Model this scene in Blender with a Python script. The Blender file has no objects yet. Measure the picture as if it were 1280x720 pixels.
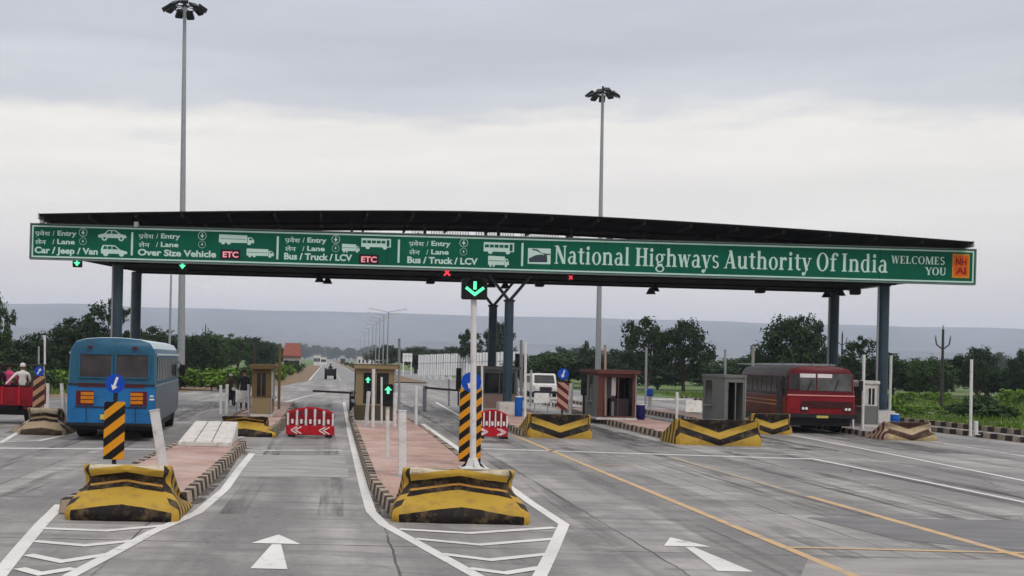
import bpy, bmesh, math, random
from mathutils import Vector, Matrix, noise as mnoise
R = math.radians
rnd = random.Random(7)

# ------------------------------------------------------------------ camera
scene = bpy.context.scene
COL = scene.collection
FPX, CX, CY, CAMH, ROLL = 1500.0, 410.0, 448.0, 2.5, R(1.3)
cam_d = bpy.data.cameras.new('camera')
cam = bpy.data.objects.new('camera', cam_d)
COL.objects.link(cam)
scene.camera = cam
cam_d.sensor_width = 36.0
cam_d.sensor_fit = 'HORIZONTAL'
cam_d.lens = 36.0 * FPX / 1280.0
cam_d.shift_x = (640 - CX) / 1280.0
cam_d.shift_y = (CY - 360) / 1280.0
cam_d.clip_start = 0.1
cam_d.clip_end = 30000
cam.matrix_world = Matrix.Translation((0, 0, CAMH)) @ Matrix.Rotation(R(90), 4, 'X') @ Matrix.Rotation(ROLL, 4, 'Z')

# ------------------------------------------------------------------ sky, sun, exposure
SUN_EL, SUN_AZ = R(52), R(150)      # azimuth of the sun clockwise from +Y: behind and to the right of the viewer
world = bpy.data.worlds.new('World')
scene.world = world
world.use_nodes = True
nt = world.node_tree
nt.nodes.clear()
def wn(t, **kw):
    n = nt.nodes.new(t)
    for k, v in kw.items(): setattr(n, k, v)
    return n
wo = wn('ShaderNodeOutputWorld'); bg = wn('ShaderNodeBackground')
bg.inputs['Strength'].default_value = 0.1
sky = wn('ShaderNodeTexSky', sky_type='NISHITA', sun_disc=False, sun_elevation=SUN_EL, sun_rotation=SUN_AZ)
tc = wn('ShaderNodeTexCoord'); sep = wn('ShaderNodeSeparateXYZ')
nt.links.new(tc.outputs['Generated'], sep.inputs[0])
mp = wn('ShaderNodeMapping'); mp.inputs['Scale'].default_value = (2.2, 2.2, 11.0)
nt.links.new(tc.outputs['Generated'], mp.inputs['Vector'])
n1 = wn('ShaderNodeTexNoise'); n1.inputs['Scale'].default_value = 1.6; n1.inputs['Detail'].default_value = 5; n1.inputs['Roughness'].default_value = .55
nt.links.new(mp.outputs[0], n1.inputs['Vector'])
mp2 = wn('ShaderNodeMapping'); mp2.inputs['Scale'].default_value = (3.0, 3.0, 26.0); mp2.inputs['Location'].default_value = (4.2, 1.3, .4)
nt.links.new(tc.outputs['Generated'], mp2.inputs['Vector'])
n2 = wn('ShaderNodeTexNoise'); n2.inputs['Scale'].default_value = 1.3; n2.inputs['Detail'].default_value = 8; n2.inputs['Roughness'].default_value = .6
nt.links.new(mp2.outputs[0], n2.inputs['Vector'])
def wmath(op, a, b):
    n = wn('ShaderNodeMath', operation=op)
    for i, x in enumerate((a, b)):
        if isinstance(x, (int, float)): n.inputs[i].default_value = x
        else: nt.links.new(x, n.inputs[i])
    return n.outputs[0]
# cloud base: a pale clear-ish band low in the sky under a grey-blue sheet of cloud with an uneven lower edge
h = wmath('ADD', sep.outputs['Z'], wmath('MULTIPLY', wmath('SUBTRACT', n1.outputs['Fac'], .5), .13))
ramp = wn('ShaderNodeValToRGB')
cr = ramp.color_ramp
stops = [(0.0, (.69, .61, .60)), (.08, (.76, .695, .67)), (.140, (.80, .76, .71)), (.184, (.835, .79, .73)), (.204, (.57, .575, .60)),
         (.245, (.482, .492, .542)), (.33, (.52, .54, .60)), (.46, (.70, .72, .76)), (1.0, (.98, .97, .95))]
while len(cr.elements) < len(stops): cr.elements.new(.5)
for e, (p, c) in zip(cr.elements, stops): e.position = p; e.color = (*c, 1)
nt.links.new(h, ramp.inputs[0])
SKY_GAIN = 12.6
var = wmath('MULTIPLY', wmath('ADD', wmath('MULTIPLY', n2.outputs['Fac'], .34), .83), SKY_GAIN)
sc_ = wn('ShaderNodeVectorMath', operation='SCALE')
nt.links.new(ramp.outputs['Color'], sc_.inputs[0]); nt.links.new(var, sc_.inputs['Scale'])
mix = wn('ShaderNodeMix', data_type='RGBA'); mix.inputs['Factor'].default_value = .93
nt.links.new(sky.outputs[0], mix.inputs['A']); nt.links.new(sc_.outputs[0], mix.inputs['B'])
nt.links.new(mix.outputs['Result'], bg.inputs['Color']); nt.links.new(bg.outputs[0], wo.inputs['Surface'])

sun_d = bpy.data.lights.new('sun', 'SUN')
sun_d.energy = 1.1; sun_d.angle = R(14); sun_d.color = (1, .95, .88)
sun = bpy.data.objects.new('sun', sun_d); COL.objects.link(sun)
sdir = Vector((math.sin(SUN_AZ) * math.cos(SUN_EL), math.cos(SUN_AZ) * math.cos(SUN_EL), math.sin(SUN_EL)))
sun.rotation_euler = (-sdir).to_track_quat('-Z', 'Y').to_euler()
sun.location = (0, 0, 60)
vs = scene.view_settings
vs.view_transform = 'Standard'; vs.look = 'None'; vs.exposure = 0.0; vs.gamma = 1.0; vs.use_curve_mapping = False
scene.cycles.max_bounces = 6; scene.cycles.volume_bounces = 2; scene.cycles.transparent_max_bounces = 8

# ------------------------------------------------------------------ pixel -> place
def ray(px, py):
    u, v = (px - CX) / FPX, -(py - CY) / FPX
    return u * math.cos(ROLL) - v * math.sin(ROLL), u * math.sin(ROLL) + v * math.cos(ROLL)
def G(px, py, z=0.0):
    x, zz = ray(px, py); t = (z - CAMH) / zz
    return x * t, t
def P(px, py, d):
    x, zz = ray(px, py)
    return x * d, d, CAMH + zz * d

# ------------------------------------------------------------------ helpers
def tag(o, label=None, cat=None, group=None, kind=None):
    if label: o['label'] = label
    if cat: o['category'] = cat
    if group: o['group'] = group
    if kind: o['kind'] = kind
    return o
def thing(name, label, cat, loc=(0, 0, 0), rz=0, group=None):
    o = bpy.data.objects.new(name, None); COL.objects.link(o)
    o.location = loc; o.rotation_euler = (0, 0, rz); o.empty_display_size = .2
    return tag(o, label, cat, group)
def kids(o): return [c for c in bpy.data.objects if c.parent == o]
def copy_tree(o, parent=None):
    c = o.copy(); COL.objects.link(c)
    if parent: c.parent = parent; c.matrix_parent_inverse = o.matrix_parent_inverse
    for ch in KIDS.get(o, ()):
        copy_tree_k(ch, c)
    return c
KIDS = {}
def copy_tree_k(o, parent):
    c = o.copy(); COL.objects.link(c); c.parent = parent
    for ch in KIDS.get(o, ()): copy_tree_k(ch, c)
    return c

class MB:
    def __init__(s): s.v = []; s.f = []; s.m = []
    def add(s, vs_, fs, m=0):
        b = len(s.v); s.v += [tuple(v) for v in vs_]
        for i, f in enumerate(fs):
            s.f.append([b + k for k in f]); s.m.append(m if isinstance(m, int) else m[i])
        return s
    def box(s, x0, x1, y0, y1, z0, z1, m=0):
        return s.add([(x0, y0, z0), (x1, y0, z0), (x1, y1, z0), (x0, y1, z0), (x0, y0, z1), (x1, y0, z1), (x1, y1, z1), (x0, y1, z1)],
                     [(3, 2, 1, 0), (4, 5, 6, 7), (0, 1, 5, 4), (1, 2, 6, 5), (2, 3, 7, 6), (3, 0, 4, 7)], m)
    def bar(s, p0, p1, w, t, m=0, up=(0, 0, 1)):
        p0, p1 = Vector(p0), Vector(p1); d = (p1 - p0).normalized(); up = Vector(up)
        if abs(d.dot(up)) > .98: up = Vector((0, 1, 0))
        a = d.cross(up).normalized() * w / 2; b = a.cross(d).normalized() * t / 2
        q = [p + x for p in (p0, p1) for x in (-a - b, a - b, a + b, -a + b)]
        return s.add(q, [(0, 1, 2, 3), (7, 6, 5, 4), (0, 4, 5, 1), (1, 5, 6, 2), (2, 6, 7, 3), (3, 7, 4, 0)], m)
    def cyl(s, p0, p1, r0, r1=None, n=12, m=0, caps=True):
        r1 = r0 if r1 is None else r1
        p0, p1 = Vector(p0), Vector(p1); d = (p1 - p0).normalized()
        a = d.orthogonal().normalized(); b = d.cross(a)
        q = []
        for p, r in ((p0, r0), (p1, r1)):
            for i in range(n):
                t = 2 * math.pi * i / n; q.append(p + a * r * math.cos(t) + b * r * math.sin(t))
        fs = [(i, (i + 1) % n, n + (i + 1) % n, n + i) for i in range(n)]
        if caps: fs += [tuple(range(n - 1, -1, -1)), tuple(range(n, 2 * n))]
        return s.add(q, fs, m)
    def tube(s, pts, r, n=8, m=0):
        for a, b in zip(pts, pts[1:]): s.cyl(a, b, r, r, n, m)
        return s
    def prism(s, poly, axis, a0, a1, m=0):
        f = {'y': lambda p, a: (p[0], a, p[1]), 'x': lambda p, a: (a, p[0], p[1]), 'z': lambda p, a: (p[0], p[1], a)}[axis]
        n = len(poly)
        q = [f(p, a0) for p in poly] + [f(p, a1) for p in poly]
        return s.add(q, [tuple(range(n)), tuple(range(2 * n - 1, n - 1, -1))] + [(i, n + i, n + (i + 1) % n, (i + 1) % n) for i in range(n)], m)
    def lathe(s, prof, n=16, m=0, c=(0, 0, 0)):
        q = []; k = len(prof)
        for i in range(n):
            t = 2 * math.pi * i / n
            for r, z in prof: q.append((c[0] + r * math.cos(t), c[1] + r * math.sin(t), c[2] + z))
        fs = [(i * k + j, ((i + 1) % n) * k + j, ((i + 1) % n) * k + j + 1, i * k + j + 1) for i in range(n) for j in range(k - 1)]
        return s.add(q, fs, m)
    def sphere(s, c, r, m=0, n=10):
        prof = [(math.sin(math.pi * j / 6) * r if 0 < j < 6 else .0005, -math.cos(math.pi * j / 6) * r) for j in range(7)]
        return s.lathe(prof, n, m, c)
    def build(s, name, mats, parent=None, bevel=0, smooth=False, fix=True, rz=None, loc=None):
        me = bpy.data.meshes.new(name)
        me.from_pydata(s.v, [], s.f)
        if not isinstance(mats, (list, tuple)): mats = [mats]
        for m in mats: me.materials.append(m)
        me.polygons.foreach_set('material_index', s.m)
        if fix or bevel:
            bm = bmesh.new(); bm.from_mesh(me)
            if fix: bmesh.ops.recalc_face_normals(bm, faces=bm.faces)
            if bevel:
                ed = [e for e in bm.edges if len(e.link_faces) == 2 and e.calc_face_angle(0) > .7]
                bmesh.ops.bevel(bm, geom=ed, offset=bevel, segments=2, affect='EDGES', clamp_overlap=True)
            bm.to_mesh(me); bm.free()
        if smooth:
            for p in me.polygons: p.use_smooth = True
            try: me.set_sharp_from_angle(angle=R(38))
            except Exception: pass
        o = bpy.data.objects.new(name, me); COL.objects.link(o)
        if parent: o.parent = parent; KIDS.setdefault(parent, []).append(o)
        if loc: o.location = loc
        if rz: o.rotation_euler = (0, 0, rz)
        return o

# ------------------------------------------------------------------ materials
def nodes(name):
    m = bpy.data.materials.new(name); m.use_nodes = True
    t = m.node_tree; p = t.nodes['Principled BSDF']
    return m, t, p
def mathn(t, op, a, b=None, c=None):
    n = t.nodes.new('ShaderNodeMath'); n.operation = op
    for i, x in enumerate((a, b, c)):
        if x is None: continue
        if isinstance(x, (int, float)): n.inputs[i].default_value = x
        else: t.links.new(x, n.inputs[i])
    return n.outputs[0]
def tnoise(t, vec, scale, detail=4, rough=.55, mscale=None):
    if mscale:
        mpn = t.nodes.new('ShaderNodeMapping'); mpn.inputs['Scale'].default_value = mscale
        t.links.new(vec, mpn.inputs['Vector']); vec = mpn.outputs[0]
    n = t.nodes.new('ShaderNodeTexNoise'); n.inputs['Scale'].default_value = scale
    n.inputs['Detail'].default_value = detail; n.inputs['Roughness'].default_value = rough
    t.links.new(vec, n.inputs['Vector']); return n.outputs['Fac']
def rampn(t, fac, stops, const=False):
    n = t.nodes.new('ShaderNodeValToRGB'); e = n.color_ramp.elements
    if const: n.color_ramp.interpolation = 'CONSTANT'
    while len(e) < len(stops): e.new(.5)
    for el, (p, c) in zip(e, stops):
        el.position = p; el.color = (*c, 1) if not isinstance(c, (int, float)) else (c, c, c, 1)
    t.links.new(fac, n.inputs[0]); return n.outputs[0]
def mixc(t, fac, a, b, mode='MIX'):
    n = t.nodes.new('ShaderNodeMix'); n.data_type = 'RGBA'; n.blend_type = mode
    for k, x in (('Factor', fac), ('A', a), ('B', b)):
        if isinstance(x, (int, float)): n.inputs[k].default_value = x
        elif isinstance(x, tuple): n.inputs[k].default_value = (*x, 1)
        else: t.links.new(x, n.inputs[k])
    return n.outputs['Result']
def objco(t):
    n = t.nodes.new('ShaderNodeTexCoord'); return n.outputs['Object']
def bumpn(t, p, height, strength=.3, dist=.02):
    b = t.nodes.new('ShaderNodeBump'); b.inputs['Strength'].default_value = strength; b.inputs['Distance'].default_value = dist
    t.links.new(height, b.inputs['Height']); t.links.new(b.outputs[0], p.inputs['Normal'])
def mat(name, col, rough=.6, var=.25, scale=3.0, metal=0.0, dirt=None, bump=0, spec=.16):
    m, t, p = nodes(name)
    co = objco(t)
    f = tnoise(t, co, scale, 5, .6)
    f2 = tnoise(t, co, scale * 7.3, 3, .6)
    k = mathn(t, 'ADD', mathn(t, 'MULTIPLY', f, .7), mathn(t, 'MULTIPLY', f2, .3))
    lo = tuple(c * (1 - var) for c in col); hi = tuple(min(1, c * (1 + var)) for c in col)
    c = rampn(t, k, [(.3, lo), (.7, hi)])
    if dirt:
        df = rampn(t, tnoise(t, co, scale * 1.7, 6, .65), [(.52, 0.0), (.68, 1.0)])
        c = mixc(t, mathn(t, 'MULTIPLY', df, .7), c, dirt)
    t.links.new(c, p.inputs['Base Color'])
    t.links.new(mathn(t, 'ADD', mathn(t, 'MULTIPLY', k, .25), rough - .12), p.inputs['Roughness'])
    p.inputs['Metallic'].default_value = metal
    if spec is not None: p.inputs['Specular IOR Level'].default_value = spec
    if bump: bumpn(t, p, k, bump, .01)
    return m
def emit(name, col, strength, base=(.02, .02, .02)):
    m, t, p = nodes(name)
    p.inputs['Base Color'].default_value = (*base, 1); p.inputs['Emission Color'].default_value = (*col, 1)
    p.inputs['Emission Strength'].default_value = strength; return m
def glass(name, col=(.02, .025, .03), rough=.08):
    m, t, p = nodes(name)
    p.inputs['Specular IOR Level'].default_value = .22; c = rampn(t, tnoise(t, objco(t), 1.5, 3), [(.35, tuple(x * .6 for x in col)), (.7, tuple(x * 1.6 for x in col))])
    t.links.new(c, p.inputs['Base Color']); p.inputs['Roughness'].default_value = rough; return m

M = {}
M['white'] = mat('white_paint', (.66, .65, .63), .55, .14, 2.5, dirt=(.30, .27, .24))
M['white_post'] = mat('white_post_paint', (.62, .61, .60), .5, .12, 2.0, dirt=(.34, .31, .29))
M['grey_metal'] = mat('galvanised_steel', (.30, .31, .33), .45, .18, 4, metal=.3)
M['roof_steel'] = mat('roof_steel', (.034, .033, .034), .7, .3, 3, spec=.08)
M['dark_metal'] = mat('dark_painted_steel', (.020, .021, .024), .5, .3, 3)
M['black'] = mat('black_plastic', (.012, .012, .014), .5, .3, 4)
M['tyre'] = mat('tyre_rubber', (.014, .014, .015), .8, .3, 6)
M['column'] = mat('blue_grey_column_paint', (.036, .060, .080), .45, .2, 1.5, dirt=(.02, .035, .04))
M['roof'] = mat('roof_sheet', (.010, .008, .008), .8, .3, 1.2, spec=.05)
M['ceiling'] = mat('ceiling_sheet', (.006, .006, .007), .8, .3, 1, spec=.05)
M['sign_green'] = mat('sign_green_sheet', (.002, .078, .042), .5, .12, .6, spec=.08)
def sign_mat():
    m, t, p = nodes('sign_green_sheet'); co = objco(t); sx = t.nodes.new('ShaderNodeSeparateXYZ'); t.links.new(co, sx.inputs[0])
    f = tnoise(t, co, .5, 5, .6); st = tnoise(t, co, 1.0, 4, .6, (3.0, 1, .25))
    c = rampn(t, f, [(.3, (.002, .086, .050)), (.7, (.003, .116, .069))])
    c = mixc(t, rampn(t, st, [(.55, 0.0), (.75, .35)]), c, (.012, .06, .045))
    sm = mathn(t, 'LESS_THAN', mathn(t, 'ABSOLUTE', mathn(t, 'SUBTRACT', mathn(t, 'FRACT', mathn(t, 'DIVIDE', sx.outputs['X'], 2.42)), .5)), .006)
    c = mixc(t, mathn(t, 'MULTIPLY', sm, .6), c, (.002, .025, .015))
    t.links.new(c, p.inputs['Base Color']); p.inputs['Roughness'].default_value = .5; p.inputs['Specular IOR Level'].default_value = .08; return m
M['sign_white'] = mat('sign_white_sheet', (.52, .70, .63), .5, .08, 1)
M['sign_edge'] = mat('sign_frame_metal', (.16, .18, .18), .5, .2, 2)
M['logo_grey'] = mat('logo_slate', (.045, .055, .075), .5, .1)
M['orange'] = mat('emblem_orange', (.62, .10, .008), .5, .25, 6)
M['orange_mark'] = mat('emblem_red_brown', (.25, .018, .005), .5, .2)
M['emblem_gold'] = mat('emblem_gold', (.55, .22, .02), .5, .2)
M['plate_dark'] = mat('plate_dark', (.015, .012, .014), .5, .2)
M['etc_pink'] = emit('etc_letters', (1, .30, .36), .85)
M['led_green'] = emit('led_green', (.10, 1.0, .42), 1.6)
M['led_red'] = emit('led_red', (1.0, .03, .05), 1.6)
M['blue_sign'] = mat('sign_blue', (.006, .06, .42), .4, .15, 4)
M['red_plastic'] = mat('red_plastic', (.46, .012, .022), .45, .25, 5)
M['red_dark'] = mat('dark_red_plastic', (.20, .008, .014), .5, .3, 5)
M['white_plastic'] = mat('white_plastic', (.72, .66, .66), .45, .1, 5)
M['bus_glass'] = glass('bus_glass', (.035, .03, .032), .12)
M['screen_glass'] = glass('windscreen_glass', (.075, .075, .078), .12)
M['glass'] = glass('booth_glass', (.018, .022, .024), .1)
M['blue_hi'] = mat('bus_blue_upper', (.010, .085, .155), .4, .2, 2, dirt=(.015, .055, .09), spec=.3)
M['blue_lo'] = mat('bus_blue_lower', (.006, .125, .33), .38, .2, 2, dirt=(.012, .08, .19), spec=.3)
M['bus_side_grey'] = mat('bus_side_blue_grey', (.10, .13, .17), .4, .2, 2, spec=.3)
M['bus_roof_pale'] = mat('bus_roof_pale_blue', (.50, .58, .62), .45, .15, 2)
M['bus_roof_dark'] = mat('bus_roof_dark', (.055, .05, .052), .5, .25, 2)
M['red_bus'] = mat('bus_red', (.205, .009, .016), .35, .25, 2, dirt=(.09, .008, .01))
M['red_bus_hi'] = mat('bus_dark_red', (.105, .007, .011), .35, .25, 2)
M['bus_orange'] = mat('bus_orange_side', (.17, .032, .010), .45, .35, 1.5, dirt=(.06, .015, .01))
M['bus_dark'] = mat('bus_dark_side', (.03, .022, .026), .45, .3, 2)
M['amber'] = mat('amber_lens', (.52, .17, .012), .3, .25, 12)
M['red_lens'] = mat('red_lens', (.10, .010, .016), .35, .3, 10)
M['rim'] = mat('wheel_rim', (.10, .10, .11), .5, .3, 5)
M['headlight'] = mat('headlamp_glass', (.75, .72, .70), .15, .1, 8)
M['plate'] = mat('number_plate', (.5, .42, .12), .5, .2)
M['skin'] = mat('skin', (.16, .075, .045), .6, .1)
M['hair'] = mat('hair', (.012, .01, .009), .7, .2)
M['cloth_white'] = mat('white_cloth', (.62, .58, .56), .85, .15, 8)
M['cloth_pink'] = mat('pink_cloth', (.50, .06, .16), .85, .2, 8)
M['cloth_dark'] = mat('dark_cloth', (.014, .014, .018), .85, .2, 8)
M['cloth_brown'] = mat('brown_cloth', (.08, .05, .04), .85, .2, 8)
M['trolley_red'] = mat('trolley_red', (.23, .008, .018), .5, .25, 2, dirt=(.08, .008, .010))
M['booth_tan'] = mat('booth_tan', (.13, .085, .036), .6, .2, 2, dirt=(.09, .06, .03))
M['booth_dark'] = mat('booth_dark_olive', (.075, .062, .036), .6, .25, 2)
M['booth_cream'] = mat('booth_cream', (.25, .19, .105), .6, .15, 2)
M['booth_grey'] = mat('booth_grey', (.16, .165, .155), .6, .15, 2)
M['booth_red'] = mat('booth_red_brown', (.115, .042, .035), .6, .2, 2)
M['booth_brick'] = mat('booth_pale_pink', (.34, .24, .20), .6, .15, 2)
M['interior'] = mat('booth_interior', (.03, .028, .028), .8, .3)
M['curtain'] = mat('curtain_pale', (.40, .38, .38), .8, .15)
M['blue_drum'] = mat('blue_drum_plastic', (.008, .10, .42), .4, .2, 4)
M['navy'] = mat('navy_plastic', (.01, .014, .09), .5, .2, 4)
M['concrete_white'] = mat('whitewashed_concrete', (.56, .53, .50), .8, .15, 3, dirt=(.34, .31, .29), bump=.3)
M['pole_dark'] = mat('weathered_pole', (.05, .045, .045), .7, .25)
M['trunk'] = mat('bark', (.055, .042, .032), .9, .35, 6, bump=.5)
M['brick_wall'] = mat('house_wall', (.40, .35, .30), .8, .15)
M['roof_tile'] = mat('red_roof_tile', (.22, .07, .05), .8, .2, 2)
M['hoard_white'] = mat('hoarding_white', (.74, .74, .76), .6, .1, 1)

def leaf_mat(name, a, b):
    m, t, p = nodes(name)
    g = t.nodes.new('ShaderNodeNewGeometry')
    co = objco(t)
    f = tnoise(t, co, .9, 3)
    k = mathn(t, 'ADD', mathn(t, 'MULTIPLY', g.outputs['Random Per Island'], .55), mathn(t, 'MULTIPLY', f, .5))
    c = rampn(t, k, [(.15, a), (.85, b)])
    t.links.new(c, p.inputs['Base Color']); p.inputs['Roughness'].default_value = .65
    p.inputs['Specular IOR Level'].default_value = .10
    return m
M['leaf_dark'] = leaf_mat('foliage_dark', (.006, .015, .007), (.036, .064, .022))
M['leaf_mid'] = leaf_mat('foliage_mid', (.012, .030, .010), (.056, .098, .027))
M['leaf_bright'] = leaf_mat('foliage_bright', (.045, .100, .012), (.17, .29, .036))
M['grass_blade'] = leaf_mat('grass_blade', (.045, .095, .014), (.17, .245, .045))

def concrete_mat():
    m, t, p = nodes('plaza_concrete')
    co = objco(t); sx = t.nodes.new('ShaderNodeSeparateXYZ'); t.links.new(co, sx.inputs[0])
    X, Y = sx.outputs['X'], sx.outputs['Y']
    wide = tnoise(t, co, .22, 6, .65)
    streak = tnoise(t, co, 1.0, 5, .6, (.75, .085, 1))          # tyre wear running along the lanes
    cross = tnoise(t, co, 1.0, 5, .62, (.16, 1.6, 1))           # damp bands lying across
    fine = tnoise(t, co, 9, 4, .7)
    base = rampn(t, wide, [(.34, (.27, .252, .243)), (.66, (.455, .425, .40))])
    base = mixc(t, rampn(t, streak, [(.40, .78), (.62, 0.0)]), base, (.135, .124, .123))
    base = mixc(t, rampn(t, cross, [(.46, 0.0), (.66, .75)]), base, (.135, .127, .13))
    smear = tnoise(t, co, 1.0, 6, .68, (.35, 3.2, 1))
    blot = tnoise(t, co, .62, 6, .7)
    base = mixc(t, rampn(t, smear, [(.50, 0.0), (.66, .62)]), base, (.13, .122, .122))
    base = mixc(t, rampn(t, blot, [(.53, 0.0), (.70, .6)]), base, (.50, .465, .435))
    base = mixc(t, rampn(t, blot, [(.32, .55), (.45, 0.0)]), base, (.14, .13, .128))
    lane = mathn(t, 'ABSOLUTE', mathn(t, 'SUBTRACT', mathn(t, 'FRACT', mathn(t, 'DIVIDE', mathn(t, 'ADD', X, 2.6), 3.5)), .5))
    tr = rampn(t, mathn(t, 'ADD', lane, mathn(t, 'MULTIPLY', mathn(t, 'SUBTRACT', streak, .5), .5)), [(.02, .42), (.30, 0.0)])
    base = mixc(t, tr, base, (.10, .092, .092))
    base = mixc(t, rampn(t, fine, [(.35, .35), (.6, 0.0)]), base, (.27, .26, .255))
    # slab joints
    wob = mathn(t, 'MULTIPLY', mathn(t, 'SUBTRACT', tnoise(t, co, 1.3, 3), .5), .10)
    jx = mathn(t, 'ABSOLUTE', mathn(t, 'SUBTRACT', mathn(t, 'FRACT', mathn(t, 'DIVIDE', mathn(t, 'ADD', mathn(t, 'ADD', X, wob), 2.6 + 1.75), 3.5)), .5))
    jy = mathn(t, 'ABSOLUTE', mathn(t, 'SUBTRACT', mathn(t, 'FRACT', mathn(t, 'DIVIDE', mathn(t, 'ADD', mathn(t, 'ADD', Y, wob), -20.7 + 23 + 2.3), 4.6)), .5))
    j = mathn(t, 'MAXIMUM', mathn(t, 'LESS_THAN', jx, .0048), mathn(t, 'LESS_THAN', jy, .0056))
    jb = mathn(t, 'MULTIPLY', j, rampn(t, tnoise(t, co, .5, 3), [(.36, .25), (.55, .85)]))
    vo = t.nodes.new('ShaderNodeTexVoronoi'); vo.feature = 'DISTANCE_TO_EDGE'; vo.inputs['Scale'].default_value = .27
    dist = t.nodes.new('ShaderNodeVectorMath'); dist.operation = 'ADD'
    nz = t.nodes.new('ShaderNodeTexNoise'); nz.inputs['Scale'].default_value = 1.2; nz.inputs['Detail'].default_value = 4
    t.links.new(co, nz.inputs['Vector']); t.links.new(co, dist.inputs[0]); t.links.new(nz.outputs['Color'], dist.inputs[1])
    t.links.new(dist.outputs[0], vo.inputs['Vector'])
    ck = mathn(t, 'MULTIPLY', mathn(t, 'LESS_THAN', vo.outputs['Distance'], .0045), rampn(t, tnoise(t, co, .11, 2), [(.56, 0.0), (.61, .7)]))
    base = mixc(t, mathn(t, 'MAXIMUM', jb, ck), base, (.035, .032, .032))
    t.links.new(base, p.inputs['Base Color'])
    t.links.new(rampn(t, mathn(t, 'ADD', mathn(t, 'MULTIPLY', cross, .6), mathn(t, 'MULTIPLY', wide, .4)), [(.35, .82), (.62, .50)]), p.inputs['Roughness'])
    p.inputs['Specular IOR Level'].default_value = .28
    bumpn(t, p, mathn(t, 'SUBTRACT', fine, mathn(t, 'MULTIPLY', j, 1.2)), .35, .012)
    return m
M['concrete'] = concrete_mat()
def road_mat():
    m, t, p = nodes('road_asphalt'); co = objco(t)
    c = rampn(t, tnoise(t, co, .5, 5, .6, (1, .12, 1)), [(.3, (.17, .165, .165)), (.7, (.25, .24, .24))])
    t.links.new(c, p.inputs['Base Color']); p.inputs['Roughness'].default_value = .75; return m
M['road'] = road_mat()
def field_mat():
    m, t, p = nodes('grass_field'); co = objco(t)
    a = rampn(t, tnoise(t, co, .05, 6, .65), [(.3, (.055, .105, .018)), (.5, (.095, .165, .028)), (.72, (.150, .200, .048))])
    b = mixc(t, rampn(t, tnoise(t, co, 1.1, 5, .7), [(.4, .55), (.6, 0.0)]), a, (.035, .058, .016))
    b = mixc(t, rampn(t, tnoise(t, co, .021, 4), [(.55, 0.0), (.68, .6)]), b, (.14, .105, .065))
    t.links.new(b, p.inputs['Base Color']); p.inputs['Roughness'].default_value = .9
    bumpn(t, p, tnoise(t, co, 3, 4), .6, .15); return m
M['field'] = field_mat()
M['dirt'] = mat('bare_earth', (.21, .145, .095), .9, .35, .7, dirt=(.075, .085, .03), bump=.5)
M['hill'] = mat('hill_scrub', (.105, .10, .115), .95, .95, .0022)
def gutter_mat():
    m, t, p = nodes('gutter_strip'); co = objco(t)
    c = rampn(t, tnoise(t, co, 6, 4), [(.3, (.045, .036, .030)), (.7, (.13, .11, .09))]); t.links.new(c, p.inputs['Base Color'])
    t.links.new(rampn(t, tnoise(t, co, 1.9, 6, .7), [(.42, 0.0), (.56, .9)]), p.inputs['Alpha']); p.inputs['Roughness'].default_value = .95
    return m
M['gutter'] = gutter_mat()
def paint(name, col, wear=.55):
    m, t, p = nodes(name); co = objco(t)
    f = rampn(t, tnoise(t, co, 2.2, 6, .7), [(wear, 0.0), (wear + .14, .75)])
    f2 = rampn(t, tnoise(t, co, .35, 3), [(.35, 0.0), (.7, .35)])
    c = mixc(t, mathn(t, 'MAXIMUM', f, f2), col, (.24, .225, .22))
    t.links.new(c, p.inputs['Base Color']); p.inputs['Roughness'].default_value = .65; return m
M['line_white'] = paint('road_paint_white', (.69, .665, .64))
M['line_worn'] = paint('road_paint_worn', (.62, .60, .58), .45)
M['line_yellow'] = paint('road_paint_yellow', (.58, .36, .15), .47)
M['line_yellow_worn'] = paint('road_paint_yellow_worn', (.44, .32, .18), .40)
def paver_mat():
    m, t, p = nodes('pink_pavers'); co = objco(t)
    br = t.nodes.new('ShaderNodeTexBrick'); br.inputs['Scale'].default_value = 1; br.inputs['Brick Width'].default_value = .24; br.inputs['Row Height'].default_value = .12
    br.inputs['Mortar Size'].default_value = .006; br.inputs['Color1'].default_value = (.385, .225, .18, 1); br.inputs['Color2'].default_value = (.47, .295, .245, 1); br.inputs['Mortar'].default_value = (.24, .15, .13, 1)
    t.links.new(co, br.inputs['Vector'])
    c = mixc(t, rampn(t, tnoise(t, co, 1.1, 6, .65), [(.42, 0.0), (.66, .6)]), br.outputs['Color'], (.16, .105, .09))
    c = mixc(t, rampn(t, tnoise(t, co, .5, 3), [(.45, 0.0), (.7, .55)]), c, (.55, .43, .39))
    t.links.new(c, p.inputs['Base Color']); p.inputs['Roughness'].default_value = .85
    bumpn(t, p, br.outputs['Fac'], .4, -.01); return m
M['paver'] = paver_mat()
M['kerb_pale'] = mat('kerb_cream_paint', (.36, .29, .225), .85, .3, 3, dirt=(.10, .07, .058), bump=.3)
M['kerb_dark'] = mat('kerb_black_paint', (.045, .033, .029), .85, .35, 3, dirt=(.15, .115, .095), bump=.3)

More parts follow.
